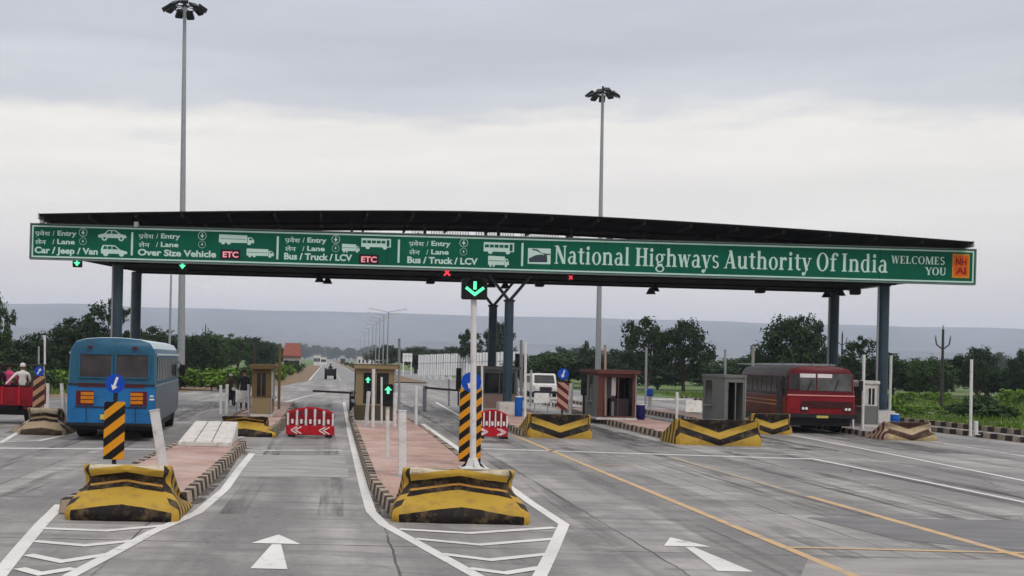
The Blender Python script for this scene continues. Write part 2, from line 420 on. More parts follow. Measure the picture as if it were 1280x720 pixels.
def band_mat(name, slope, bands, side=False, period=.34, a=(.03, .024, .02), b=(.45, .27, .035)):
    """painted bands: by height and distance from the middle on the front, by depth on the sides"""
    m, t, p = nodes(name); co = objco(t)
    nz = t.nodes.new('ShaderNodeTexNoise'); nz.inputs['Scale'].default_value = 2.2; nz.inputs['Detail'].default_value = 4
    t.links.new(co, nz.inputs['Vector'])
    sx = t.nodes.new('ShaderNodeSeparateXYZ'); t.links.new(co, sx.inputs[0])
    wob = mathn(t, 'MULTIPLY', mathn(t, 'SUBTRACT', nz.outputs['Fac'], .5), .045)
    if side:
        v = mathn(t, 'FRACT', mathn(t, 'DIVIDE', mathn(t, 'ADD', mathn(t, 'ADD', sx.outputs['Y'], mathn(t, 'MULTIPLY', sx.outputs['Z'], .25)), wob), period))
        c = rampn(t, v, [(0, b), (.52, a)], True)
    else:
        v = mathn(t, 'ADD', mathn(t, 'ADD', sx.outputs['Z'], mathn(t, 'MULTIPLY', mathn(t, 'ABSOLUTE', sx.outputs['X']), slope)), wob)
        v = mathn(t, 'ADD', v, .5)
        c = rampn(t, mathn(t, 'DIVIDE', v, 2.0), [((q + .5) / 2, col) for q, col in bands], True)
    wear = rampn(t, tnoise(t, co, 4.5, 6, .7), [(.50, 0.0), (.72, .7)])
    c = mixc(t, wear, c, (.17, .115, .055))
    c = mixc(t, rampn(t, tnoise(t, co, 11, 4, .7), [(.62, 0.0), (.74, .35)]), c, (.34, .29, .22))
    t.links.new(c, p.inputs['Base Color']); p.inputs['Roughness'].default_value = .6; p.inputs['Specular IOR Level'].default_value = .12
    bumpn(t, p, tnoise(t, co, 14, 4), .3, .01); return m
YE, BK, OR_, CRM = (.42, .265, .040), (.014, .011, .010), (.46, .24, .05), (.55, .48, .36)
FRONT_B = [(-.5, BK), (.25, YE), (.47, BK), (.545, OR_), (.575, BK), (.69, YE), (.80, CRM)]
M['bar_arch'] = band_mat('barrier_bands_arched', .13, FRONT_B)
M['bar_vee'] = band_mat('barrier_bands_vee', -.32, [(-.5, YE), (-.02, BK), (.19, YE), (.40, BK), (.75, BK)])
M['bar_side'] = band_mat('barrier_side_stripes', 0, [], True)
M['bar_arch_worn'] = band_mat('barrier_bands_faded', .13, [(-.5, (.05, .035, .025)), (.22, (.34, .26, .17)), (.42, BK), (.50, (.30, .22, .13)), (.56, BK), (.66, (.36, .30, .22))])
M['bar_side_worn'] = band_mat('barrier_side_faded', 0, [], True, .3, (.05, .035, .03), (.36, .30, .22))
M['bar_vee_pink'] = band_mat('barrier_bands_faded_vee', -.30, [(-.5, (.38, .30, .16)), (.0, (.05, .025, .02)), (.20, (.40, .31, .20)), (.40, (.05, .025, .02))])
M['bar_side_pink'] = band_mat('barrier_side_faded_red', 0, [], True, .34, (.07, .025, .02), (.40, .27, .20))
M['bar_top'] = mat('barrier_top_paint', (.46, .38, .26), .7, .25, 4, dirt=(.2, .16, .1))
def diag_mat(name, a, b, period=.30, slope=.8):
    m, t, p = nodes(name); co = objco(t)
    sx = t.nodes.new('ShaderNodeSeparateXYZ'); t.links.new(co, sx.inputs[0])
    v = mathn(t, 'FRACT', mathn(t, 'DIVIDE', mathn(t, 'SUBTRACT', sx.outputs['Z'], mathn(t, 'MULTIPLY', sx.outputs['X'], slope)), period))
    c = rampn(t, v, [(0, a), (.5, b)], True)
    c = mixc(t, rampn(t, tnoise(t, co, 7, 5, .7), [(.58, 0.0), (.72, .55)]), c, (.14, .09, .05))
    t.links.new(c, p.inputs['Base Color']); p.inputs['Roughness'].default_value = .45; p.inputs['Specular IOR Level'].default_value = .12; return m
M['hz_front'] = diag_mat('hazard_stripes', (.62, .26, .015), (.012, .010, .012))
M['hz_worn'] = diag_mat('hazard_stripes_faded', (.40, .22, .13), (.05, .022, .02), .33, .75)
M['hz_red'] = diag_mat('hazard_stripes_reddish', (.40, .22, .18), (.08, .018, .018), .33, -.75)

M['sign_green'] = sign_mat()
# ------------------------------------------------------------------ ground, roads, hills
def sheet(name, pts, z, m, kind='structure'):
    o = MB().add([(x, y, z) for x, y in pts], [tuple(range(len(pts)))]).build(name, m)
    me = o.data
    if me.polygons[0].normal.z < 0: me.flip_normals()
    return tag(o, kind=kind)
sheet('ground', [(-7000, -60), (9000, -60), (9000, 7600), (-7000, 7600)], -.035, M['field'])
sheet('plaza', [(-24, -40), (-22, 30), (-15.8, 63), (-10, 81), (-3.8, 108), (-2.2, 130), (5.1, 131), (11, 131), (18.5, 131), (23.5, 88), (25.4, 62), (25.4, -40)], 0, M['concrete'])
sheet('road', [(-2.2, 129), (5.1, 129), (5.1, 1500), (-2.2, 1500)], -.008, M['road'])
sheet('opposite_road', [(10.9, 129), (18.6, 129), (18.6, 1500), (10.9, 1500)], -.008, M['road'])
sheet('dirt_verge', [(-34, 30), (-22.2, 29), (-15.6, 62), (-9.8, 80), (-3.5, 107), (-2.1, 128), (-2.1, 900), (-5.2, 900), (-6.5, 132), (-11, 104), (-17, 84), (-24, 64)], -.016, M['dirt'])
sheet('service_lane', [(25.7, -40), (28.6, -40), (28.6, 60), (27, 92), (21, 133), (18.8, 133), (23.8, 89), (25.7, 62)], -.012, M['road'])
sheet('median', [(5.15, 131.5), (10.85, 131.5), (10.85, 1500), (5.15, 1500)], .10, M['dirt'])

# hills on the horizon
def hills(name, y0, y1, ridge, seed, x0, x1, nx=150, ny=14):
    mb = MB(); vs_ = []
    for j in range(ny + 1):
        v = j / ny
        for i in range(nx + 1):
            x = x0 + (x1 - x0) * i / nx
            y = y0 + (y1 - y0) * v
            prof = math.sin(math.pi * min(1, v * 1.15) * .5) if v < .87 else math.cos((v - .87) / .13 * math.pi * .5)
            hgt = ridge(x) * prof * (1 + .5 * (1 - prof) * (mnoise.noise(Vector((x * .002, y * .002, seed))))) + (18 * (1 - prof) + 1.2) * mnoise.noise(Vector((x * .006, y * .006, seed + 3))) * prof
            vs_.append((x, y, max(-2, hgt - 1)))
    fs = [(j * (nx + 1) + i, j * (nx + 1) + i + 1, (j + 1) * (nx + 1) + i + 1, (j + 1) * (nx + 1) + i) for j in range(ny) for i in range(nx)]
    return tag(mb.add(vs_, fs).build(name, M['hill'], smooth=True), kind='structure')
# ridge heights follow the skyline's real rise and fall, ~3 km off
def ridge_far(x):
    e = 0.0415 - .00000045 * x + .0011 * mnoise.noise(Vector((x * .0006, 3, 1))) + .0020 * mnoise.noise(Vector((x * .0019, 8, 4)))
    return CAMH + e * 6000
hills('hills', 4700, 6700, ridge_far, 1, -5200, 7600, 240, 18)
hills('middle_hills', 3900, 4600, lambda x: 78 + 46 * mnoise.noise(Vector((x * .0007, 4, 2))) + 14 * mnoise.noise(Vector((x * .0028, 4, 2))), 9, -4300, 6400, 220, 12)
hills('low_hills', 2700, 3700, lambda x: 34 + 22 * mnoise.noise(Vector((x * .0011, 9, 2))), 5, -3600, 5000, 180, 10)

# ------------------------------------------------------------------ painted markings
def strip(name, pts, w, m, z=.006):
    """one painted stroke along ground points, mitred"""
    pts = [Vector((p[0], p[1])) for p in pts]; L = []; Rr = []
    for i, p in enumerate(pts):
        a = (pts[i] - pts[i - 1]).normalized() if i else None
        b = (pts[i + 1] - pts[i]).normalized() if i < len(pts) - 1 else None
        d = ((a or b) + (b or a)).normalized(); n = Vector((-d.y, d.x))
        k = 1 / max(.45, n.dot(Vector((-(a or b).y, (a or b).x))))
        L.append(p + n * w / 2 * k); Rr.append(p - n * w / 2 * k)
    v = [(q.x, q.y, z) for q in L + Rr]; k = len(pts)
    o = MB().add(v, [(i, k + i, k + i + 1, i + 1) for i in range(k - 1)]).build(name, m)
    if o.data.polygons[0].normal.z < 0: o.data.flip_normals()
    return tag(o, kind='structure')
def gl(*pp): return [G(*p) for p in pp]
W, WW, YL = M['line_white'], M['line_worn'], M['line_yellow']
zc = .006
strip('lane_marking', gl((430, 503), (437, 540), (447, 580), (457, 618), (464, 640), (480, 656), (520, 678), (610, 728)), .17, W)
strip('lane_marking', gl((528, 530), (580, 566), (630, 604), (664, 629), (705, 656), (690, 690), (672, 726)), .17, W, .0075)
for a in (((499, 662), (587, 667), (694, 660)), ((519, 674), (600, 681.5), (694, 674)), ((552, 693), (613, 700.5), (686, 693)), ((586, 711), (632, 717), (677, 710))):
    strip('hatch_marking', gl(*a), .17, W, .009)
strip('lane_marking', gl((76, 631), (52, 655), (24, 688), (-14, 735)), .19, W)
strip('lane_marking', gl((315, 567), (298, 588), (281, 612), (247, 641), (191, 665), (143, 691), (86, 721)), .17, W, .0075)
for a in (((53, 661), (133, 664), (210, 657)), ((43, 677), (106, 682.5), (172, 676)), ((35, 694), (77, 702.5), (136, 693.5)), ((24, 711), (50, 718), (93, 711))):
    strip('hatch_marking', gl(*a), .17, W, .009)
strip('stop_line', gl((-60, 560), (228, 562)), .28, W)
strip('stop_line', gl((290, 563), (428, 563)), .28, WW)
strip('stop_line', gl((604, 561), (1012, 574)), .26, W)
strip('lane_marking', gl((985, 543), (1130, 571), (1290, 603)), .15, W)
strip('lane_marking', gl((1012, 573), (1140, 599), (1290, 630)), .15, W, .0075)
for a in (((905, 560), (985, 562)), ((915, 566), (1000, 569)), ((900, 555), (968, 556))):
    strip('hatch_marking', gl(*a), .16, WW)
strip('lane_marking', gl((1160, 551), (1290, 572)), .14, WW)
strip('lane_marking', gl((0, 554), (22, 541)), .15, W)
strip('lane_marking', gl((-10, 553), (50, 551), (102, 540)), .15, W, .0075)
for a in (((-6, 543), (14, 544)), ((-8, 548), (8, 549))): strip('hatch_marking', gl(*a), .15, WW)
strip('lane_marking', gl((356, 512), (344, 526), (330, 537), (300, 547), (262, 549)), .15, W)
strip('lane_marking', gl((352, 504), (384, 495), (412, 490)), .15, W)
strip('lane_marking', gl((412, 489.5), (442, 493)), .15, WW, .0075)
strip('lane_marking', gl((545, 503), (582, 524), (600, 534)), .15, W)
strip('lane_marking', [(6.45, 41.5), (6.45, 13)], .15, YL)
strip('lane_marking', [(9.45, 33), (9.5, 24)], .15, M['line_yellow_worn'])
strip('lane_marking', [(9.5, 23.6), (9.6, 12)], .17, YL)
strip('lane_marking', gl((985, 684.5), (1130, 688), (1290, 692)), .12, YL, .0075)
strip('lane_marking', gl((745, 580), (790, 583)), .12, YL, .0075)
def arrow_mark(x, y0, y1):
    hl = (y1 - y0) * .30
    o = MB().add([(x - .22, y0, zc), (x + .22, y0, zc), (x + .07, y1 - hl - .06, zc), (x - .05, y1 - hl - .06, zc)], [(0, 1, 2, 3)]).add(
        [(x - .33, y1 - hl, zc), (x + .33, y1 - hl, zc), (x, y1, zc)], [(0, 1, 2)]).build('arrow_marking', W)
    tag(o, kind='structure')
def tyre_mat():
    m, t, p = nodes('tyre_marks'); co = objco(t); p.inputs['Base Color'].default_value = (.055, .050, .050, 1); p.inputs['Roughness'].default_value = .8
    a = mathn(t, 'MULTIPLY', rampn(t, tnoise(t, co, 1.0, 5, .65, (4.0, .22, 1)), [(.42, 0.0), (.70, .75)]), rampn(t, tnoise(t, co, .12, 3), [(.36, .15), (.60, 1.0)]))
    t.links.new(a, p.inputs['Alpha']); return m
M['tyre_mark'] = tyre_mat()
for lx, ya, yb in ((-6.3, 15, 75), (-.65, 19, 75), (5.0, 14, 80), (7.9, 12, 36), (10.0, 18, 75), (12.6, 12, 36), (15.0, 16, 75), (19.3, 18, 75)):
    for s_ in (-.78, .78):
        strip('tyre_track', [(lx + s_ + .06 * math.sin(k * 1.7 + lx), ya + (yb - ya) * k / 8) for k in range(9)], .42, M['tyre_mark'], .0115 if False else .0025)
def oil_shade_mat():
    m, t, p = nodes('oil_drip_and_shade'); co = objco(t); p.inputs['Base Color'].default_value = (.035, .031, .030, 1); p.inputs['Roughness'].default_value = .45
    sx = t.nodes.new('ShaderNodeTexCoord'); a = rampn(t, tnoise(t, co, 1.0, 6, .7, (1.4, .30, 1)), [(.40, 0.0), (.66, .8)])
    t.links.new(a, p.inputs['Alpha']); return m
M['oil_shade'] = oil_shade_mat()
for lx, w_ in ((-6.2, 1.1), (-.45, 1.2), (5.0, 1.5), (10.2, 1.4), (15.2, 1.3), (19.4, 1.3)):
    strip('oil_shade_strip', [(lx, 37), (lx + .1, 46), (lx - .05, 56), (lx, 66)], w_, M['oil_shade'], .003)  # lane-centre oil drips that also paint in the dark shade beneath the canopy
arrow_mark(-.64, 14.15, 16.9)
arrow_mark(5.05, 14.7, 17.5)
for x in (-2.05, 4.95, 11.05, 18.4): strip('edge_line', [(x, 135), (x, 1400)], .16, W, -.003)
for k in range(30): strip('lane_dash', [(1.5, 140 + 12 * k), (1.5, 145 + 12 * k)], .15, W, -.003) if k < 18 else None

def patch(a, b, c, d, col, name):
    m, t, p = nodes(name); co = objco(t)
    cc = rampn(t, tnoise(t, co, 1.3, 6, .65, (.5, 1.4, 1)), [(.3, tuple(x * .7 for x in col)), (.7, tuple(x * 1.25 for x in col))])
    t.links.new(cc, p.inputs['Base Color']); p.inputs['Roughness'].default_value = .75
    sheet('road_patch', gl(a, b, c, d), .004, m)
patch((1008, 647), (1300, 651), (1300, 690), (1130, 676), (.15, .143, .145), 'repair_patch_dark')
patch((1010, 699), (1300, 700), (1300, 760), (990, 745), (.265, .248, .236), 'repair_patch_pale')
patch((300, 569), (430, 569), (437, 597), (283, 596), (.28, .265, .255), 'slab_repair_patch')
# ------------------------------------------------------------------ traffic islands (pavement)
def island(poly, hgt=.2, step=.33, pale=M['kerb_pale'], dark=M['kerb_dark'], inset=.17, fill=M['paver']):
    n = len(poly); P2 = [Vector(p) for p in poly]
    area = sum(P2[i].x * P2[(i + 1) % n].y - P2[(i + 1) % n].x * P2[i].y for i in range(n))
    if area < 0: P2.reverse()
    inn = []
    for i in range(n):
        a = (P2[i] - P2[i - 1]).normalized(); b = (P2[(i + 1) % n] - P2[i]).normalized()
        na, nb = Vector((-a.y, a.x)), Vector((-b.y, b.x)); bi = (na + nb).normalized()
        inn.append(P2[i] + bi * inset / max(.4, bi.dot(na)))
    dm = MB()
    for i in range(n):
        o0, o1 = P2[i] - (inn[i] - P2[i]) * 1.0, P2[(i + 1) % n] - (inn[(i + 1) % n] - P2[(i + 1) % n]) * 1.0
        dm.add([(P2[i].x, P2[i].y, .0035), (P2[(i + 1) % n].x, P2[(i + 1) % n].y, .0035), (o1.x, o1.y, .0035), (o0.x, o0.y, .0035)], [(3, 2, 1, 0)])
    tag(dm.build('gutter_strip', M['gutter']), kind='structure')  # patchy dark brown strip around the kerb foot
    top = MB().add([(p.x, p.y, hgt - .012) for p in inn], [tuple(range(n))]).build('island_paving', fill)
    tag(top, kind='structure')
    kb = MB(); c = 0
    for i in range(n):
        a0, a1, b0, b1 = P2[i], P2[(i + 1) % n], inn[i], inn[(i + 1) % n]
        k = max(1, round((a1 - a0).length / step))
        for j in range(k):
            t0, t1 = (j + .015) / k, (j + .985) / k
            q = [a0.lerp(a1, t0), a0.lerp(a1, t1), b0.lerp(b1, t1), b0.lerp(b1, t0)]
            hh = hgt + rnd.uniform(-.012, .012)
            sk = [Vector((0, 0))] * 4
            dd = (q[3] - q[0]) * .18
            kb.add([(q[0].x, q[0].y, -.02), (q[1].x, q[1].y, -.02), (q[2].x, q[2].y, -.02), (q[3].x, q[3].y, -.02),
                    (q[0].x + dd.x, q[0].y + dd.y, hh), (q[1].x + dd.x, q[1].y + dd.y, hh), (q[2].x, q[2].y, hh), (q[3].x, q[3].y, hh)],
                   [(3, 2, 1, 0), (4, 5, 6, 7), (0, 1, 5, 4), (1, 2, 6, 5), (2, 3, 7, 6), (3, 0, 4, 7)], c % 2); c += 1
    tag(kb.build('kerb', [pale, dark]), kind='structure')
island([(-4.15, 18.7), (-2.55, 18.7), (-2.25, 20.5), (-2.15, 32.6), (-3.95, 33.2), (-4.15, 24)], .2)
island([(-3.75, 37.6), (-1.75, 37.6), (-1.55, 44), (-1.6, 62), (-3.2, 63), (-3.7, 50)], .2)
island([(1.05, 19.0), (2.95, 19.0), (3.35, 24), (3.45, 40), (3.1, 62), (1.4, 62), (.9, 50), (.85, 23)], .2)
island([(6.7, 41.2), (8.7, 41.2), (9.4, 48), (10.2, 66), (7.6, 68), (6.7, 55)], .2)
island([(11.6, 39.2), (13.6, 39.2), (14.2, 46), (14.5, 62), (12.6, 64), (11.75, 52)], .2)
island([(16.5, 47.8), (18.0, 47.8), (18.2, 52), (18.3, 64), (16.6, 64)], .2)
island([(20.4, 44.6), (22.2, 44.6), (24.2, 48.5), (25.6, 51), (25.6, 62), (22.4, 62), (20.8, 52)], .2, fill=M['concrete'])
island([(-9.7, 37.0), (-8.1, 37.0), (-7.9, 44), (-8.4, 62), (-10.2, 62), (-9.9, 44)], .2)
def kerb_line(pts, w=.22, hgt=.2, step=.5):
    kb = MB(); c = 0
    for a, b in zip(pts, pts[1:]):
        a, b = Vector(a), Vector(b); k = max(1, round((b - a).length / step)); d = (b - a).normalized(); nrm = Vector((-d.y, d.x)) * w / 2
        for j in range(k):
            p, q = a.lerp(b, (j + .02) / k), a.lerp(b, (j + .98) / k)
            kb.add([(p.x - nrm.x, p.y - nrm.y, -.03), (q.x - nrm.x, q.y - nrm.y, -.03), (q.x + nrm.x, q.y + nrm.y, -.03), (p.x + nrm.x, p.y + nrm.y, -.03),
                    (p.x - nrm.x, p.y - nrm.y, hgt), (q.x - nrm.x, q.y - nrm.y, hgt), (q.x + nrm.x, q.y + nrm.y, hgt), (p.x + nrm.x, p.y + nrm.y, hgt)],
                   [(3, 2, 1, 0), (4, 5, 6, 7), (0, 1, 5, 4), (1, 2, 6, 5), (2, 3, 7, 6), (3, 0, 4, 7)], c % 2); c += 1
    tag(kb.build('kerb', [M['kerb_pale'], M['kerb_dark']]), kind='structure')
kerb_line([(25.55, 20), (25.55, 50.5)])
kerb_line([(28.75, 20), (28.75, 60), (27.2, 92)])
kerb_line([(5.13, 131), (5.13, 420)], .16, .12, 2)
kerb_line([(10.87, 131), (10.87, 420)], .16, .12, 2)
kerb_line([(12.8, 88), (13.4, 66)], .2, .2, .5)
kerb_line([(15.4, 96), (15.6, 72)], .2, .2, .5)

# ------------------------------------------------------------------ toll canopy
YF = 53.0                                   # plane of the sign
pl = Vector(P(38, 322.5, YF)); pr = Vector(P(1218, 355, YF))
SW = (pr - pl).length; TILT = math.atan2(pl.z - pr.z, pr.x - pl.x); SPX = SW / 1180.0 * math.cos(R(1.58))
SH = Vector((Vector(P(38, 280, YF)) - pl)).length
def build_canopy():
    t = thing('toll_canopy', 'long steel toll plaza canopy with dark shallow gable roof on blue grey columns', 'canopy', (0, 0, 0))
    def zt(x): return -(x - pl.x) * math.tan(TILT)       # the whole roof falls slightly to the right
    XL, XM, XR = P(50, 268, 52.5)[0], P(592, 265, 52.5)[0], P(1214, 303, 52.5)[0]
    zl, zm, zr = P(50, 267, 52.5)[2], P(592, 264, 52.5)[2], P(1214, 302, 52.5)[2]
    y0, y1 = 52.3, 59.6
    def zr_at(x):
        u = (x - XM) / (XM - XL) if x < XM else (x - XM) / (XR - XM)
        e = zl if x < XM else zr
        return e + (zm - e) * (1 - (abs(u) ** 1.45)) - .02
    rf = MB(); xs = [XL + (XR - XL) * i / 24 for i in range(25)]
    for xa, xb in zip(xs, xs[1:]):
        za, zb = zr_at(xa), zr_at(xb)
        rf.add([(xa, y0, za - .07), (xb, y0, zb - .07), (xb, y1, zb - .07), (xa, y1, za - .07), (xa, y0, za), (xb, y0, zb), (xb, y1, zb), (xa, y1, za)],
               [(3, 2, 1, 0), (4, 5, 6, 7), (0, 1, 5, 4), (2, 3, 7, 6)] + ([(3, 0, 4, 7)] if xa == XL else []) + ([(1, 2, 6, 5)] if xb == xs[-1] else []))
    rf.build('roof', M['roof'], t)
    n = 20
    for i in range(n + 1):
        x = XL + .15 + (XR - XL - .3) * i / n
        z = zr_at(x) - .075
        MB().box(x - .05, x + .05, y0 + .12, y1 - .12, z - .16, z).build('rafter', M['roof_steel'], t)
    for y in (y0 + 2.4, y1 - 2.4):
        mb = MB()
        for xa, xb in zip(xs, xs[1:]):
            mb.bar((xa, y, zr_at(xa) - .30), (xb, y, zr_at(xb) - .30), .12, .12)
        mb.build('purlin', M['roof'], t)
    for x, s in ((XL, -1), (XR, 1)):
        MB().bar((x + s * .03, y0, zr_at(x) - .1), (x + s * .03, y1, zr_at(x) - .1), .05, .26).build('gable_cap', M['white'], t)
    # lower deck
    cxl, cxr = pl.x + 2.2, pr.x - 3.2
    za, zb = pl.z - .04 + zt(cxl), pl.z - .04 + zt(cxr)
    d = MB()
    d.add([(cxl, 53.25, za), (cxr, 53.25, zb), (cxr, 60.1, zb), (cxl + 1.6, 60.1, za), (cxl, 53.25, za + .2), (cxr, 53.25, zb + .2), (cxr, 60.1, zb + .2), (cxl + 1.6, 60.1, za + .2)],
          [(3, 2, 1, 0), (4, 5, 6, 7), (0, 1, 5, 4), (1, 2, 6, 5), (2, 3, 7, 6), (3, 0, 4, 7)])
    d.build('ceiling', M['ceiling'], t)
    for y in (53.6, 57.2, 59.7):
        MB().bar((cxl + 1.2, y, za - .035), (cxr, y, zb - .035), .2, .06).build('edge_beam', M['ceiling'], t)
    tr = MB()
    for (p, q) in (((cxr, 53.5, zb + .05), (pr.x - 1, 53.5, zb + .45)), ((cxr, 60.8, zb + .05), (pr.x - 1, 60.8, zb + .45)), ((cxr + 1.0, 53.5, zb + .15), (cxr + 1.0, 60.8, zb + .15))):
        tr.bar(p, q, .09, .09)
    tr.build('end_truss', M['grey_metal'], t)
    # struts that carry the roof above the deck
    for i in range(11):
        x = cxl + 2 + (cxr - cxl - 3) * i / 10
        for y in (54.6, 58.8):
            z0 = pl.z + .15 + zt(x)
            MB().bar((x, y, z0), (x, y, zr_at(x) - .3), .12, .12).build('roof_strut', M['dark_metal'], t)
    # back railing seen through the gap over the sign
    rl = MB()
    for k in range(64):
        x = P(516 + k * 3.3, 300, 59.2)[0]
        if k % 17 in (5, 6): continue
        z0 = pl.z + zt(x) + .16
        rl.bar((x, 59.2, z0), (x, 59.2, zr_at(x) - .1), .035, .035)
    xa, xb = P(516, 300, 59.2)[0], P(728, 300, 59.2)[0]
    for f in (.5, 1.2): rl.bar((xa, 59.2, pl.z + zt(xa) + f), (xb, 59.2, pl.z + zt(xb) + f), .04, .04)
    rl.build('railing', M['white'], t)
    for (px, py) in ((52, 275), (170, 280)):
        x, y, z = P(px, py, 52.9)
        MB().box(x - .09, x + .09, y, y + .3, z - .12, z + .1).build('bracket', M['white'], t)
    # columns, front and back pairs
    for (px, yy, mid) in ((146, 54.0, 0), (146, 59.3, 0), (635, 54.0, 1), (635, 59.3, 1), (1104, 54.0, 0), (1104, 59.3, 0)):
        x = P(px, 450, 54.0)[0]
        zt_ = pl.z + zt(x) - .12
        c = MB(); r = .205
        top = zt_ - (1.15 if mid else 0)
        c.cyl((x, yy, .72), (x, yy, top), r, r, 20)
        cap = MB()
        col = c.build('column', M['column'], t, smooth=True)
        MB().box(x - .42, x + .42, yy - .42, yy + .42, -.02, .72).build('pedestal', M['concrete_white'], t, bevel=.03)
        MB().cyl((x, yy, .72), (x, yy, .76), .36, .36, 16).build('base_flange', M['grey_metal'], t)
        MB().cyl((x, yy, top - .02), (x, yy, top + .06), .26, .26, 16).build('column_cap', M['dark_metal'], t)
        MB().cyl((x - .262, yy + .02, .76), (x - .262, yy + .02, zt_), .05, .05, 8).build('rainwater_pipe', M['grey_metal'] if not mid else M['column'], t) if not mid else None
        if mid:
            for s in (-1, 1):
                MB().cyl((x, yy, top), (x + s * .95, yy, zt_ + .02), .075, .065, 10).build('brace', M['column'], t)
    return t
canopy = build_canopy()

# ------------------------------------------------------------------ lettering
_fc = bpy.data.curves.new('lettering', 'FONT')
_fo = bpy.data.objects.new('lettering', _fc); COL.objects.link(_fo)
def text_geo(body, bold=.015):
    _fc.body = body; _fc.offset = bold; _fc.resolution_u = 3
    dg = bpy.context.evaluated_depsgraph_get()
    me = bpy.data.meshes.new_from_object(_fo.evaluated_get(dg), depsgraph=dg)
    v = [(a.co.x, a.co.y) for a in me.vertices]; f = [tuple(p.vertices) for p in me.polygons]
    bpy.data.meshes.remove(me)
    return v, f
def put_text(mb, body, x0, x1, zb, cap, y, m=0, bold=.015):
    """body between x0 and x1, baseline zb, capital height cap, in a plane facing -Y"""
    v, f = text_geo(body, bold)
    a, b = min(q[0] for q in v), max(q[0] for q in v)
    capf = .72
    mb.add([(x0 + (q[0] - a) / (b - a) * (x1 - x0), y, zb + q[1] / capf * cap) for q in v], [tuple(reversed(p)) for p in f], m)
# a drawn serif alphabet for the long name: thick stems, thin hairlines, slab serifs
class Glyph:
    def __init__(s): s.p = []
    def q(s, pts): s.p.append(pts); return s
    def rect(s, x0, x1, y0, y1): return s.q([(x0, y0), (x1, y0), (x1, y1), (x0, y1)])
    def stem(s, x, y0, y1, w=.19, sb=True, st=True, half=None):
        s.rect(x, x + w, y0, y1)
        if sb: s.rect(x - .08, x + w + .08, y0, y0 + .06)
        if st == 'l': s.q([(x - .09, y1 - .09), (x + .01, y1 - .06), (x + w, y1), (x + .02, y1)])
        elif st: s.rect(x - .08, x + w + .08, y1 - .06, y1)
        return s
    def diag(s, x0, y0, x1, y1, w): return s.q([(x0, y0), (x0 + w, y0), (x1 + w, y1), (x1, y1)])
    def arc(s, cx, cy, rx, ry, a0, a1, th, tv, n=14):
        o = []; i_ = []
        for k in range(n + 1):
            a = R(a0 + (a1 - a0) * k / n)
            o.append((cx + rx * math.cos(a), cy + ry * math.sin(a))); i_.append((cx + (rx - th) * math.cos(a), cy + (ry - tv) * math.sin(a)))
        for k in range(n): s.q([o[k], o[k + 1], i_[k + 1], i_[k]])
        return s
XH = .70
